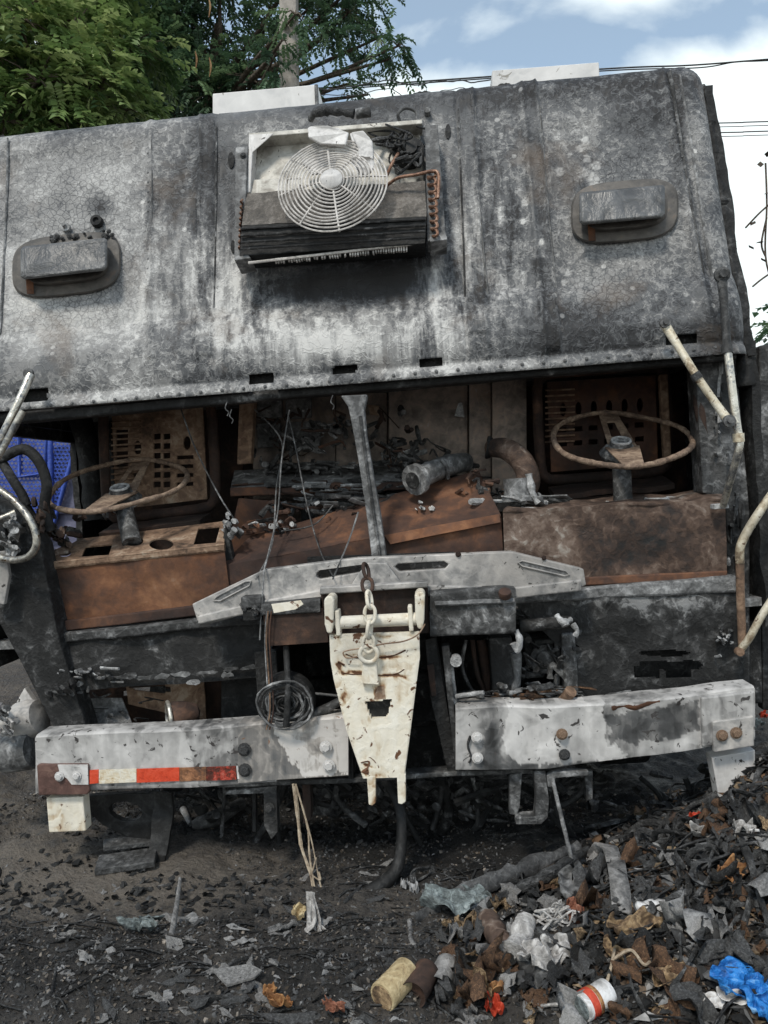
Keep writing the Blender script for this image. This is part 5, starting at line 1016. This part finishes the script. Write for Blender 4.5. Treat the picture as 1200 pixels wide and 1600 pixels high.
crumple('wrapper', 1148, 1572, .10, .05, .03, 'white_plastic', 'white wrapper pinned between two blue bag scraps', 'wrapper', tiltx=.5, lift=.02); crumple('wrapper', 1112, 1580, .06, .04, .02, 'white_plastic', 'small white plastic spoon-shaped scrap left of the blue bag', 'wrapper', tiltx=.5, lift=.02)
glathe('plastic_bottle', 992, 1432, [(0, .004), (.004, .013), (.02, .014), (.035, .024), (.06, .030), (.11, .031), (.13, .027), (.135, .01)], (.95, -.1, -.12), 'white_plastic', 'white squeezed plastic bottle lying on the charred heap', 'bottle', .03)
# grey flap, belt, long roll
crumple('metal_flap', 892, 1405, .13, .10, .05, 'burnt_grey', 'bent grey sheet-metal flap above the brick-red cloth', 'metal scrap', rot=.3, tiltx=.6, lift=.04)
def strip(name, px, w_, mat, label, cat):
    q = smoothpath([gpt(u, v, d) for u, v, d in px], 6); vs = []; fs = []
    for i, p in enumerate(q): wv = Vector((w_ / 2, -.012, .006 * math.sin(i))); vs += [p - wv, p + wv]
    fs = [(2 * i, 2 * i + 1, 2 * i + 3, 2 * i + 2) for i in range(len(q) - 1)]; o = mk(name, vs, fs, mat, None, 60); m = o.modifiers.new('t', 'SOLIDIFY'); m.thickness = .008; return tag(o, label, cat)
strip('rubber_belt', [(925, 1352, .03), (945, 1352, .07), (958, 1375, .08), (966, 1405, .07), (972, 1440, .03)], .05, 'flake_grey', 'wide charred belt arching over the heap', 'belt')
gtube('charred_roll', [(650, 1440, .01), (700, 1418, .02), (760, 1395, .03), (820, 1375, .04), (905, 1345, .05)], [.012, .026, .03, .03, .018], 'flake_dark', 'long charred roll with ash-grey skin lying against the heap', 'roll', jit=.6, flat=.5)
gtube('charred_roll', [(740, 1432, .01), (800, 1410, .03), (860, 1385, .04), (915, 1352, .05)], [.01, .03, .034, .02], 'charcoal', 'second charred roll, blacker, in front of the ash-skinned roll', 'roll', jit=.4, flat=.6)
gtube('burnt_hoop', [(640, 1440, .0), (645, 1475, .0), (680, 1490, .0), (730, 1495, .0), (770, 1500, .0)], .008, 'flake_grey', 'thin burnt cord curving over bare black soil', 'cord', jit=.4)
for k, (px, m, l) in enumerate(((((960, 1512, .05), (955, 1540, .05), (942, 1575, .03)), 'root_tan', 'pale cord hanging down the heap from the cream card'), (((958, 1535, .06), (985, 1533, .08), (1005, 1550, .07), (1015, 1540, .06)), 'root_tan', 'pale cord looping sideways on the lower heap'), (((840, 1585, .02), (870, 1582, .02), (900, 1590, .02)), 'dirty_cloth', 'short white cord end beside the labelled can'), (((1062, 1488, .05), (1064, 1530, .03), (1066, 1560, .02)), 'burnt_steel', 'thin dark rod standing in the heap'), (((1150, 1312, .03), (1186, 1314, .03)), 'white_plastic', 'thin white stick lying high on the heap'), (((1135, 1222, .03), (1152, 1228, .03)), 'white_plastic', 'short white stick at the heap top beside the bumper leg'), (((905, 1450, .04), (925, 1470, .05), (915, 1495, .04)), 'charcoal', 'black wire curling below the grey flap'))):
    gtube('cord', px, .004 if k < 5 else .003, m, l, 'cord', seg=6)
v_, f_ = merge([tubemesh(smoothpath([gpt(868, 1462, .05) + Vector((random.gauss(0, .028), random.gauss(0, .012), random.gauss(0, .020))) for _ in range(6)], 4), .003, 5) for _ in range(12)])
tag(mk('thread_tangle', v_, f_, 'dirty_cloth', None, 60), 'tangle of whitish threads beside the brick-red cloth', 'threads')
v_, f_ = merge([tubemesh(smoothpath([gpt(485, 1440, .06) + Vector((random.gauss(0, .006), 0, .03)), gpt(486, 1450, .03) + Vector((random.gauss(0, .010), random.gauss(0, .006), 0)), gpt(490, 1456, .0) + Vector((random.gauss(0, .016), random.gauss(0, .01), .005))], 4), random.uniform(.005, .010), 6, False, .4) for _ in range(16)])
tag(mk('rag', v_, f_, 'dirty_cloth', None, 60), 'small frayed white rag at the end of the dangling strands', 'rag')
crumple('rag', 470, 1436, .045, .05, .05, 'wood_tan', 'tan rag bundle touching the frayed white rag', 'rag', tiltx=.8, lift=.015)
v_, f_ = crumple_mesh(3.3, .15, .05, .035, 12, .7); o = mk('rag', v_, f_, 'teal_rag', None, 60); p = G(222, 1458); o.location = p + Vector((0, 0, .01)); o.rotation_euler = (.3, 0, .1); o.modifiers.new('t', 'SOLIDIFY').thickness = .004; tag(o, 'pale blue-grey rag lying flat by a jutting dark stake', 'rag')
gtube('stake', [(268, 1462, .0), (276, 1436, .04), (282, 1400, .06)], [.012, .009, .006], 'flake_grey', 'dark stake jutting out of the flakes beside the blue-grey rag', 'stake', flat=.5)
p = gpt(198, 1352, .015); pl = box3('plank', (-.10, -.05, -.012), (.10, .05, .012), 'flake_dark', None, .004); pl.location = p; pl.rotation_euler = (.05, -.06, .25); tag(pl, 'charred flat plank lying under the melted mudguard', 'plank')
p = gpt(180, 1342, .012); pl = box3('plank', (-.09, -.03, -.010), (.09, .03, .010), 'flake_dark', None, .004); pl.location = p + Vector((.02, .08, .01)); pl.rotation_euler = (.05, .04, .4); tag(pl, 'smaller charred board behind the flat plank', 'plank')
gtube('bone_like_pipe', [(286, 1272, .02), (298, 1292, .01)], [.014, .010], 'ash', 'short pale pipe end under the bumper', 'pipe'); gtube('charred_log', [(300, 1298, .02), (340, 1288, .03), (378, 1270, .04)], [.02, .032, .02], 'flake_dark', 'grey-brown charred log under the bumper', 'log', jit=.3)
v_, f_ = merge([tubemesh([gpt(660, 1378, .03) + Vector((r_ * math.cos(t), r_ * .7 * math.sin(t + r_ * 40) + .006 * math.sin(3 * t), r_ * .5 * math.sin(t) + .006 * math.sin(2 * t + r_ * 90))) for t in np.linspace(0, 2 * math.pi, 26, endpoint=False)], .0028, 5, True) for r_ in (.026, .031, .037, .04)])
tag(mk('wire_coil', v_, f_, 'charcoal', None, 60), 'small coil of burnt wire lying beside the black hose', 'wire')
for u, v in ((632, 1392), (648, 1396)): tag(mk('ash_lump', *crumple_mesh(u * .1, .035, .03, .03, 6), 'ash', None, 60, 0, G(u, v)), 'small white ash lump near the coil of burnt wire', 'ash lump', 'white ash lumps')

# countable burnt flakes and scraps: every one its own object, meshes shared
def shard_mesh(seed, n=4):
    rr = random.Random(seed); k = rr.randint(4, 7); a0 = rr.random() * 6; asp = rr.uniform(.28, .6); vs = []
    for i in range(k):
        t = a0 + 2 * math.pi * i / k; r = rr.uniform(.5, 1.0); t += rr.gauss(0, .2); vs.append((r * math.cos(t), asp * r * math.sin(t), rr.uniform(-.1, .2)))
    m = len(vs); vs.append((0, 0, rr.uniform(.02, .16))); top = [(x, y, z + .05) for x, y, z in vs]
    fs = [(i, (i + 1) % m, m) for i in range(m)]; n_ = m + 1
    fs = [tuple(reversed(f)) for f in fs] + [tuple(i + n_ for i in f) for f in fs] + [(i, (i + 1) % m, (i + 1) % m + n_, i + n_) for i in range(m)]
    return vs + top, fs
def curl_mesh(seed):
    vs, fs = crumple_mesh(seed * 1.37, 2, 1.25, .75, 7, .28); return vs, fs
SH = []
for m in ('flake_dark', 'flake_grey', 'flake_pale'):
    for k in range(7):
        v, f = shard_mesh(k * 3 + len(SH)) if k < 4 else crumple_mesh(k * 2.3 + len(SH), 2, .95, .34, 7, .45); me = bpy.data.meshes.new('charred_flake'); me.from_pydata(v, [], f); me.materials.append(MAT[m]); SH.append(me)
CM = []
for m in ('flake_dark', 'charcoal', 'brown_leaf', 'flake_grey', 'flake_pale', 'cardboard'):
    for k in range(5):
        v, f = curl_mesh(k + len(CM)); me = bpy.data.meshes.new('burnt_scrap'); me.from_pydata(v, [], f); me.polygons.foreach_set('use_smooth', [True] * len(f)); me.materials.append(MAT[m]); CM.append(me)
def place(name, me, p, s, rot, label, cat, group):
    o = bpy.data.objects.new(name, me); COL.objects.link(o); o.location = p; o.scale = s; o.rotation_euler = rot; return tag(o, label, cat, group)
rr = random.Random(11)
EXC = [(600, 1560, 46), (650, 1560, 45), (690, 1550, 42), (915, 1580, 42), (1150, 1560, 52), (1190, 1575, 40), (1030, 1440, 46), (1112, 1580, 28), (486, 1445, 26), (222, 1458, 44), (775, 1585, 24), (985, 1462, 50), (892, 1405, 40), (842, 1515, 36), (895, 1440, 26), (868, 1462, 24), (1138, 1378, 30), (1088, 1292, 22)]
free = lambda u, v: all(math.hypot(u - a, v - b) > c * .75 for a, b, c in EXC)
for k in range(310):
    u = rr.uniform(-10, 760); v = 1345 + 255 * rr.random() ** .62
    if (u > 640 and v < 1500) or not free(u, v): continue
    p = G(u, v); s = min(.07, .024 * math.exp(rr.gauss(0, .45)))
    m = rr.random(); tone = 0 if m < .42 else 1 if m < .87 else 2; shp = rr.choice((0, 1, 2, 3, 0, 1, 2, 3, 4, 5, 6)); me = SH[shp + 7 * tone]; big = s > .032; LB = ('small ' if not big else 'large ') + ('black', 'mid-grey', 'pale ash-grey')[tone] + (' charred slab lying flat on the sooty dirt' if shp < 4 else ' curled charred flake lying on the sooty dirt')
    place('charred_flake', me, p + Vector((0, 0, -.001)), (s * rr.uniform(.9, 1.6), s, s * rr.uniform(.7, 1.8)), (rr.gauss(0, .22), rr.gauss(0, .22), rr.gauss(0, .7)), LB, 'flake', LB.replace(' lying flat', 's').replace(' lying', 's'))
for k in range(340):
    u = rr.uniform(690, 1210); t = rr.random(); lo = 1580; hi = 1450 - (u - 690) * .42
    v = hi + (1600 - hi) * t
    p = G(u, v)
    if p.y > .35 or not free(u, v): continue
    s = rr.uniform(.018, .048) * (2.1 if rr.random() < .2 else 1); m = rr.random(); i = 0 if m < .24 else 1 if m < .44 else 2 if m < .67 else 3 if m < .84 else 4 if m < .91 else 5
    SB = ('large ' if s > .042 else 'small ') + ('dark grey', 'coal-black', 'brown leaf-like', 'ash-grey', 'whitish', 'tan cardboard')[i] + ' crumpled scrap on the rubbish heap'
    place('burnt_scrap', CM[i * 5 + rr.randint(0, 4)], p + Vector((0, 0, .006)), (s, s, s), (rr.gauss(0, .7), rr.gauss(0, .7), rr.uniform(0, 6)), SB, 'scrap', SB + ' set')
# the uncountable remainder
def litter(name, n, sampler, cols, size, seed):
    rr = random.Random(seed); V = []; F = []; C = []
    for k in range(n):
        p = sampler(rr)
        if p is None: continue
        s = rr.uniform(*size); kk = rr.randint(4, 6); rot = Matrix.Rotation(rr.uniform(0, 6.28), 3, 'Z') @ Matrix.Rotation(rr.gauss(0, .6), 3, 'X') @ Matrix.Rotation(rr.gauss(0, .5), 3, 'Y'); base = len(V); asp = rr.uniform(.3, .9)
        for i in range(kk):
            t = 2 * math.pi * i / kk; r_ = s * rr.uniform(.6, 1.1); q = rot @ Vector((r_ * math.cos(t), asp * r_ * math.sin(t), rr.uniform(-.2, .2) * s)); V.append((p.x + q.x, p.y + q.y, p.z + q.z + s * .25))
        q = rot @ Vector((0, 0, rr.uniform(.1, .5) * s)); V.append((p.x + q.x, p.y + q.y, p.z + q.z + s * .25)); c = rr.choice(cols); j = rr.uniform(.6, 1.3); C += [(c[0] * j, c[1] * j, c[2] * j, 1)] * (kk + 1)
        F += [(base + i, base + (i + 1) % kk, base + kk) for i in range(kk)]
    me = bpy.data.meshes.new(name); me.from_pydata(V, [], F); at = me.color_attributes.new('tint', 'FLOAT_COLOR', 'POINT'); at.data.foreach_set('color', [x for c in C for x in c])
    o = link(name, me, 'litter'); return o
BL = [g3(.015), g3(.02), g3(.03), g3(.045), g3(.07), (.05, .04, .03)]
def s_dirt(rr):
    x = rr.uniform(-1.6, 1.2); y = rr.uniform(-.9, .75); k = .5 + fbm((x * 1.6, y * 2.2, 5), 3) + .5 * (y < -.25) - 1.0 * math.exp(-(((x + 1.0) / .8) ** 2 + ((y + .05) / .26) ** 2))
    return Vector((x, y, ground(x, y))) if rr.random() < k else None
o = litter('charred_litter', 46000, s_dirt, BL + [g3(.09), g3(.16), g3(.07), (.13, .11, .09), (.19, .165, .14), g3(.12)], (.002, .010), 3); tag(o, 'fine black and grey charred litter covering the dirt', 'litter', None, 'stuff')
def s_clod(rr):
    x = rr.uniform(-1.7, .3); y = rr.uniform(-.25, .6); k = fbm((x * 2.2, y * 4, 15), 3)
    return Vector((x, y, ground(x, y))) if k > rr.uniform(-.1, .5) else None
o = litter('charred_clods', 3200, s_clod, [g3(.012), g3(.02), g3(.03), g3(.05)], (.006, .024), 8); tag(o, 'black charred clods strewn over the tan dirt', 'litter', None, 'stuff')
def s_heap(rr):
    x = rr.uniform(.25, 2.4); y = rr.uniform(-.8, .7); z = ground(x, y)
    return Vector((x, y, z)) if z > .05 + rr.random() * .05 else None
o = litter('heap_litter', 17000, s_heap, BL + BL + [(.06, .042, .03), (.10, .065, .042), (.15, .11, .08), g3(.16), (.05, .035, .028), (.22, .16, .10), g3(.3, .03), (.12, .07, .04)], (.007, .036), 5); tag(o, 'burnt rubbish, leaves and ash making up the heap', 'litter', None, 'stuff')

# stringy burnt strips through the heap
rr = random.Random(17); sp = []
for k in range(1700):
    x = rr.uniform(.3, 2.3); y = rr.uniform(-.8, .5); z = ground(x, y)
    if z < .07 + rr.random() * .06: continue
    d = Vector((rr.gauss(0, 1), rr.gauss(0, .6), 0)).normalized() * rr.uniform(.03, .10); p = Vector((x, y, z + .006)); n_ = Vector((rr.gauss(0, .03), rr.gauss(0, .03), rr.uniform(.0, .03)))
    q = [p - d, p + n_, p + d]; q[0].z = ground(q[0].x, q[0].y) + .004; q[2].z = ground(q[2].x, q[2].y) + rr.uniform(0, .03)
    sp.append(tubemesh(smoothpath(q, 4), rr.uniform(.003, .012), 5, False, rr.uniform(.15, .6), .5))
for k in range(500):
    x = rr.uniform(-1.5, .9); y = rr.uniform(-.85, .1)
    if x < -.2 and y > -.3: continue
    z = ground(x, y); d = Vector((rr.gauss(0, 1), rr.gauss(0, .35), 0)).normalized() * rr.uniform(.015, .07); q = [Vector((x, y, z + .004)) - d, Vector((x, y, z + rr.uniform(.004, .012))), Vector((x, y, z)) + d]
    for p_ in (q[0], q[2]): p_.z = ground(p_.x, p_.y) + .003
    sp.append(tubemesh(smoothpath(q, 3), rr.uniform(.002, .007), 5, False, rr.uniform(.2, .7), .5))
v_, f_ = merge(sp); tag(mk('burnt_strips', v_, f_, 'charcoal', None, 60), 'tangled black burnt strips strewn over the dirt and the heap', 'litter', None, 'stuff')

# ------------------------------------------------------------------ blue mesh cart seen through the open door side
BY = 3.2
cart = empty('mesh_cart', W(40, 980, BY)); cart.location.z = ground(cart.location.x, BY); tag(cart, 'bright blue cart with expanded-metal mesh sides behind the truck', 'cart')
bw = lambda u, v, d=0: W(u, v, BY + d)
side = [(-240, 660), (92, 652), (112, 676), (116, 705), (100, 760), (80, 835), (-240, 845)]
parts = []
for i in range(-40, 24):
    for j in range(0, 34):
        u = i * 6.2 + (3.1 if j % 2 else 0); v = 652 + j * 6
        if inpoly(u, v, side):
            for du in (-3.1, 3.1): parts.append(tubemesh([bw(u, v - 3.2), bw(u + du, v - 1), bw(u + du, v + 1), bw(u, v + 3.2)][0:4], .0042, 4))
v_, f_ = merge(parts); child(mk('mesh_panel', v_, f_, 'blue_paint', None), cart)
child(tube('frame', [bw(u, v) for u, v in side], .018, 'blue_paint', None, closed=True, k=1), cart)
for a in ([(30, 676), (74, 672), (70, 740), (30, 745)], [(-120, 676), (-20, 674), (-20, 745), (-120, 748)]): child(tube('frame', [bw(u, v, -.02) for u, v in a], .016, 'blue_paint', None, closed=True, k=1), cart)
child(tube('frame', [bw(78, 655, -.01), bw(80, 835, -.01)], .022, 'blue_paint', None, k=1), cart)
b_ = [bw(-240, 660, .5), bw(130, 655, .5), bw(132, 850, .5), bw(-240, 850, .5)]; child(plate3('rear_panel', b_, FWD, .03, 'violet_grey', None), cart)
child(plate3('lower_panel', [bw(84, 700, .05), bw(128, 690, .05), bw(150, 1000, .05), bw(60, 1000, .05)], FWD, .03, 'violet_grey', None), cart); child(tube('ledge', [bw(84, 800, .02), bw(126, 798, .02)], .02, 'violet_grey', None, k=1), cart)
for u in (-220, 70):
    q = bw(u, 840); child(tube('leg', [q, Vector((q.x, q.y, ground(q.x, q.y)))], .03, 'blue_paint', None, k=1), cart); q = bw(u, 840, .5); child(tube('leg', [q, Vector((q.x, q.y, ground(q.x, q.y)))], .03, 'blue_paint', None, k=1), cart)

# ------------------------------------------------------------------ trees
def leaves(sprays, kind, seed):
    """sprays: (position, direction, length) -> many leaflets as folded four-point blades"""
    rr = np.random.default_rng(seed); V = []; F = []; T = []
    for (p, d, L, tint) in sprays:
        d = d.normalized(); side = d.cross(Vector((0, 0, 1))); side = side.normalized() if side.length > .05 else Vector((1, 0, 0)); upv = side.cross(d)
        n = int(rr.integers(5, 8)) if kind == 'broad' else int(rr.integers(9, 13)); ln_, wd = (.078, .026) if kind == 'broad' else (.055, .017)
        droop = rr.uniform(.1, .5); spt = rr.normal(0, .22)
        for i in range(n):
            t = (i + .6) / n; c = p + d * (L * t) - Vector((0, 0, droop * L * t * t))
            for sg in (-1, 1):
                ld = (side * sg + d * rr.uniform(.3, .7) - upv * rr.uniform(-.1, .5)).normalized(); q = ln_ * rr.uniform(.75, 1.25); wv = (ld.cross(upv)).normalized() * (wd * rr.uniform(.8, 1.2)); b = len(V)
                mid = c + ld * (q * .5); V += [c, mid + wv + upv * .006, c + ld * q - Vector((0, 0, .012)), mid - wv + upv * .006]
                F.append((b, b + 1, b + 2)); F.append((b, b + 2, b + 3)); tt = min(1, max(0, tint + spt + rr.normal(0, .08))); T += [tt] * 4
    return V, F, T
def tree(name, base, clumps, kind, mat, label, seed, nsp, L):
    rr = random.Random(seed); t = empty(name, base); tag(t, label, 'tree')
    zb = sum(c[0].z for c in clumps) / len(clumps); top = Vector((base[0], base[1], base[2])); fork = Vector((base[0], base[1], zb - .9))
    child(tube('trunk', [top, (top + fork) / 2 + Vector((.08, .05, 0)), fork, fork + Vector((.1, 0, 1.4))], [.2, .16, .13, .05], 'bark', None, seg=12, jit=.15), t)
    sprays = []; limbs = []
    for c, rad in clumps:
        mid = (fork + c) / 2 + Vector((rr.gauss(0, .1), rr.gauss(0, .1), .15)); limbs.append(tubemesh(smoothpath([fork + Vector((0, 0, rr.uniform(0, 1.0))), mid, c], 5), [.045, .042, .04, .036, .032, .03, .026, .022, .018, .014, .01], 7))
        ct = rr.uniform(.25, .75)
        for k in range(int(nsp * rad * rad * 6)):
            dv = Vector((rr.gauss(0, 1), rr.gauss(0, 1), rr.gauss(0, .8))).normalized(); q = c + dv * (rad * rr.random() ** .45); dd = (dv + Vector((rr.gauss(0, .5), rr.gauss(0, .5), rr.gauss(-.1, .3))))
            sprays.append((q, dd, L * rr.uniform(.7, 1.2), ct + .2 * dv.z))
            if rr.random() < .25: limbs.append(tubemesh([c, (c + q) / 2 + Vector((0, 0, .03)), q], [.010, .007, .004], 4))
    v, f = merge(limbs); child(mk('limbs', v, f, 'bark', None, 60), t)
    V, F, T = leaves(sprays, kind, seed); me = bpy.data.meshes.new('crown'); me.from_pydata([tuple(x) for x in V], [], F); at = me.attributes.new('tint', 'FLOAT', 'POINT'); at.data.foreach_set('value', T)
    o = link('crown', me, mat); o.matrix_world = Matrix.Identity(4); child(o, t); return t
rr = random.Random(5)
cl = []
for u, v, y, r in ((30, 30, 3.6, .34), (110, 60, 3.9, .36), (-40, 100, 3.7, .40), (60, 130, 3.6, .34), (150, 130, 3.9, .36), (10, 190, 3.6, .34), (100, 190, 3.8, .34), (200, 80, 4.2, .34), (-120, 20, 4.0, .5), (-90, 180, 4.0, .45), (40, -70, 4.0, .5), (150, -60, 4.2, .45), (-60, -120, 4.2, .5), (190, 175, 4.1, .26)): cl.append((W(u, v, y), r))
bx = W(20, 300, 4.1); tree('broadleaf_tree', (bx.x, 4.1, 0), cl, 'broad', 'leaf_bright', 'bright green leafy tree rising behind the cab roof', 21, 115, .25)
cl = []
for u, v, y, r in ((40, 40, 6.5, .7), (160, 20, 6.4, .6), (230, 90, 6.2, .5), (140, 150, 6.0, .6), (260, 150, 6.0, .42), (255, 20, 6.4, .5), (330, 150, 6.0, .38), (395, 130, 6.0, .34), (415, 155, 6.1, .2), (300, 30, 6.4, .22), (375, 95, 6.2, .24), (420, 20, 6.1, .18), (480, 15, 5.9, .26), (520, 45, 5.8, .26), (545, 20, 5.7, .24), (590, 60, 5.6, .17), (622, 72, 5.5, .16), (610, 92, 5.5, .10), (510, 138, 5.7, .10), (545, 130, 5.6, .14), (575, 148, 5.6, .08), (340, -60, 6.2, .6), (480, -70, 5.9, .5), (200, -80, 6.4, .7), (50, 170, 6.2, .6), (560, -30, 5.7, .28), (345, 40, 6.6, .10), (350, 118, 6.2, .22), (275, 60, 6.3, .3), (300, 115, 6.1, .26), (400, 62, 6.2, .24), (210, 40, 6.2, .4), (200, 140, 5.8, .4), (436, 128, 4.95, .11), (440, 64, 4.95, .10), (462, 22, 4.95, .13), (425, 95, 5.0, .12)): cl.append((W(u, v, y), r))
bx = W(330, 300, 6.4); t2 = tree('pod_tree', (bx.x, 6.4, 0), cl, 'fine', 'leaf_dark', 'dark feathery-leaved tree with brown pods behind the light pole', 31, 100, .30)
for u, v in ((172, 105), (305, 95), (327, 105), (326, 12), (170, 100), (120, 190), (452, 60)):
    q = W(u, v, 5.5); child(tube('seed_pod', [q + Vector((0, 0, .10)), q + Vector((.02, -.01, 0)), q + Vector((0, 0, -.10))], [.006, .02, .006], 'pod', None, flat=.35), t2)
# small plants at the right
def vine():
    t = empty('climbing_vine', (W(1210, 600, 2.2).x, 2.2, 0)); t.location.z = ground(t.location.x, 2.2); tag(t, 'thin climbing vine with few leaves beside the cab', 'vine')
    w_ = lambda u, v: W(u, v, 2.2); base = Vector(t.location); paths = [[base, w_(1215, 700), w_(1210, 480), w_(1196, 400), w_(1198, 320), w_(1196, 255)], [w_(1215, 310), w_(1190, 330), w_(1165, 356)], [w_(1215, 420), w_(1192, 435), w_(1176, 448)], [w_(1198, 340), w_(1190, 380), w_(1196, 400)]]
    v, f = merge([tubemesh(smoothpath(p, 5), .006, 5) for p in paths]); child(mk('stem', v, f, 'bark', None, 60), t)
    for u, v_ in ((1192, 240), (1198, 246), (1188, 252), (1180, 345), (1192, 376), (1186, 380), (1197, 410), (1204, 300), (1178, 390), (1202, 250)):
        q = w_(u, v_); d = Vector((random.uniform(-1, 1), -.2, random.uniform(-.6, .3))).normalized() * .05; s = Vector((0, -.3, 1)).cross(d).normalized() * .02
        child(mk('leaf', [q, q + d * .5 + s, q + d, q + d * .5 - s], [(0, 1, 2), (0, 2, 3)], 'bark', None), t)
vine()
cl = [(W(u, v, 4.5), r) for u, v, r in ((1230, 560, .35), (1260, 500, .35), (1215, 620, .35), (1300, 580, .5), (1240, 680, .4))]
bx = W(1260, 700, 4.6); tree('shrub', (bx.x, 4.6, 0), cl, 'broad', 'leaf_dark', 'dark green shrub seen past the edge of the cab', 41, 60, .22)

# ------------------------------------------------------------------ light pole, wires
PY = 5.2; px_ = W(452, 100, PY); pole = empty('light_pole', (px_.x, PY, 0)); tag(pole, 'tall square concrete pole standing behind the feathery tree', 'pole')
def frustum(z0, z1, a, b): return mk('shaft', [(px_.x + sx * s, PY + sy * s, z) for z, s in ((z0, a), (z1, b)) for sx, sy in ((-1, -1), (1, -1), (1, 1), (-1, 1))], [(0, 1, 5, 4), (1, 2, 6, 5), (2, 3, 7, 6), (3, 0, 4, 7), (4, 5, 6, 7), (3, 2, 1, 0)], 'concrete', None, None, .01)
child(frustum(0, 8, .11, .075), pole)
def wire(name, pts, r, mat, label, tangled=0):
    q = smoothpath(pts, 14)
    if tangled: q = [p + Vector((0, 0, tangled * fbm(p * 3, 3))) for p in q]
    v, f = tubemesh(q, r, 5); return tag(mk(name, v, f, mat, None, 60), label, 'wire')
wire('utility_cable', [W(300, 150, 7), W(560, 134, 7), W(940, 108, 7), W(1080, 102, 7), W(1210, 92, 7), W(1500, 70, 7)], .010, 'cable', 'upper dark cable crossing the sky behind the cab roof')
wire('utility_cable', [W(300, 156, 7.2), W(560, 137, 7.2), W(940, 111, 7.2), W(1090, 106, 7.2), W(1150, 97, 7.2), W(1215, 94, 7.2), W(1500, 78, 7.2)], .008, 'cable', 'thinner slack cable running just under the upper cable')
wire('barbed_wire', [W(480, 140, 5), W(600, 130, 5), W(690, 128, 5), W(770, 122, 5), W(860, 116, 5)], .006, 'cable', 'tangled barbed wire between the two white boxes', .05); wire('barbed_wire', [W(480, 148, 5), W(600, 146, 5), W(640, 152, 5), W(700, 142, 5), W(780, 136, 5)], .004, 'cable', 'loose lower strand of the barbed wire', .07)
for k, (v, r) in enumerate(((190, .009), (196, .006), (205, .009), (211, .006))):
    wire('utility_cable', [W(900, v + 6, 9), W(1140, v + 2, 9), W(1200, v, 9), W(1600, v - 10, 9)], r, 'cable', ['topmost of four level cables beside the cab', 'second of four level cables beside the cab', 'third of four level cables beside the cab', 'lowest of four level cables beside the cab'][k])
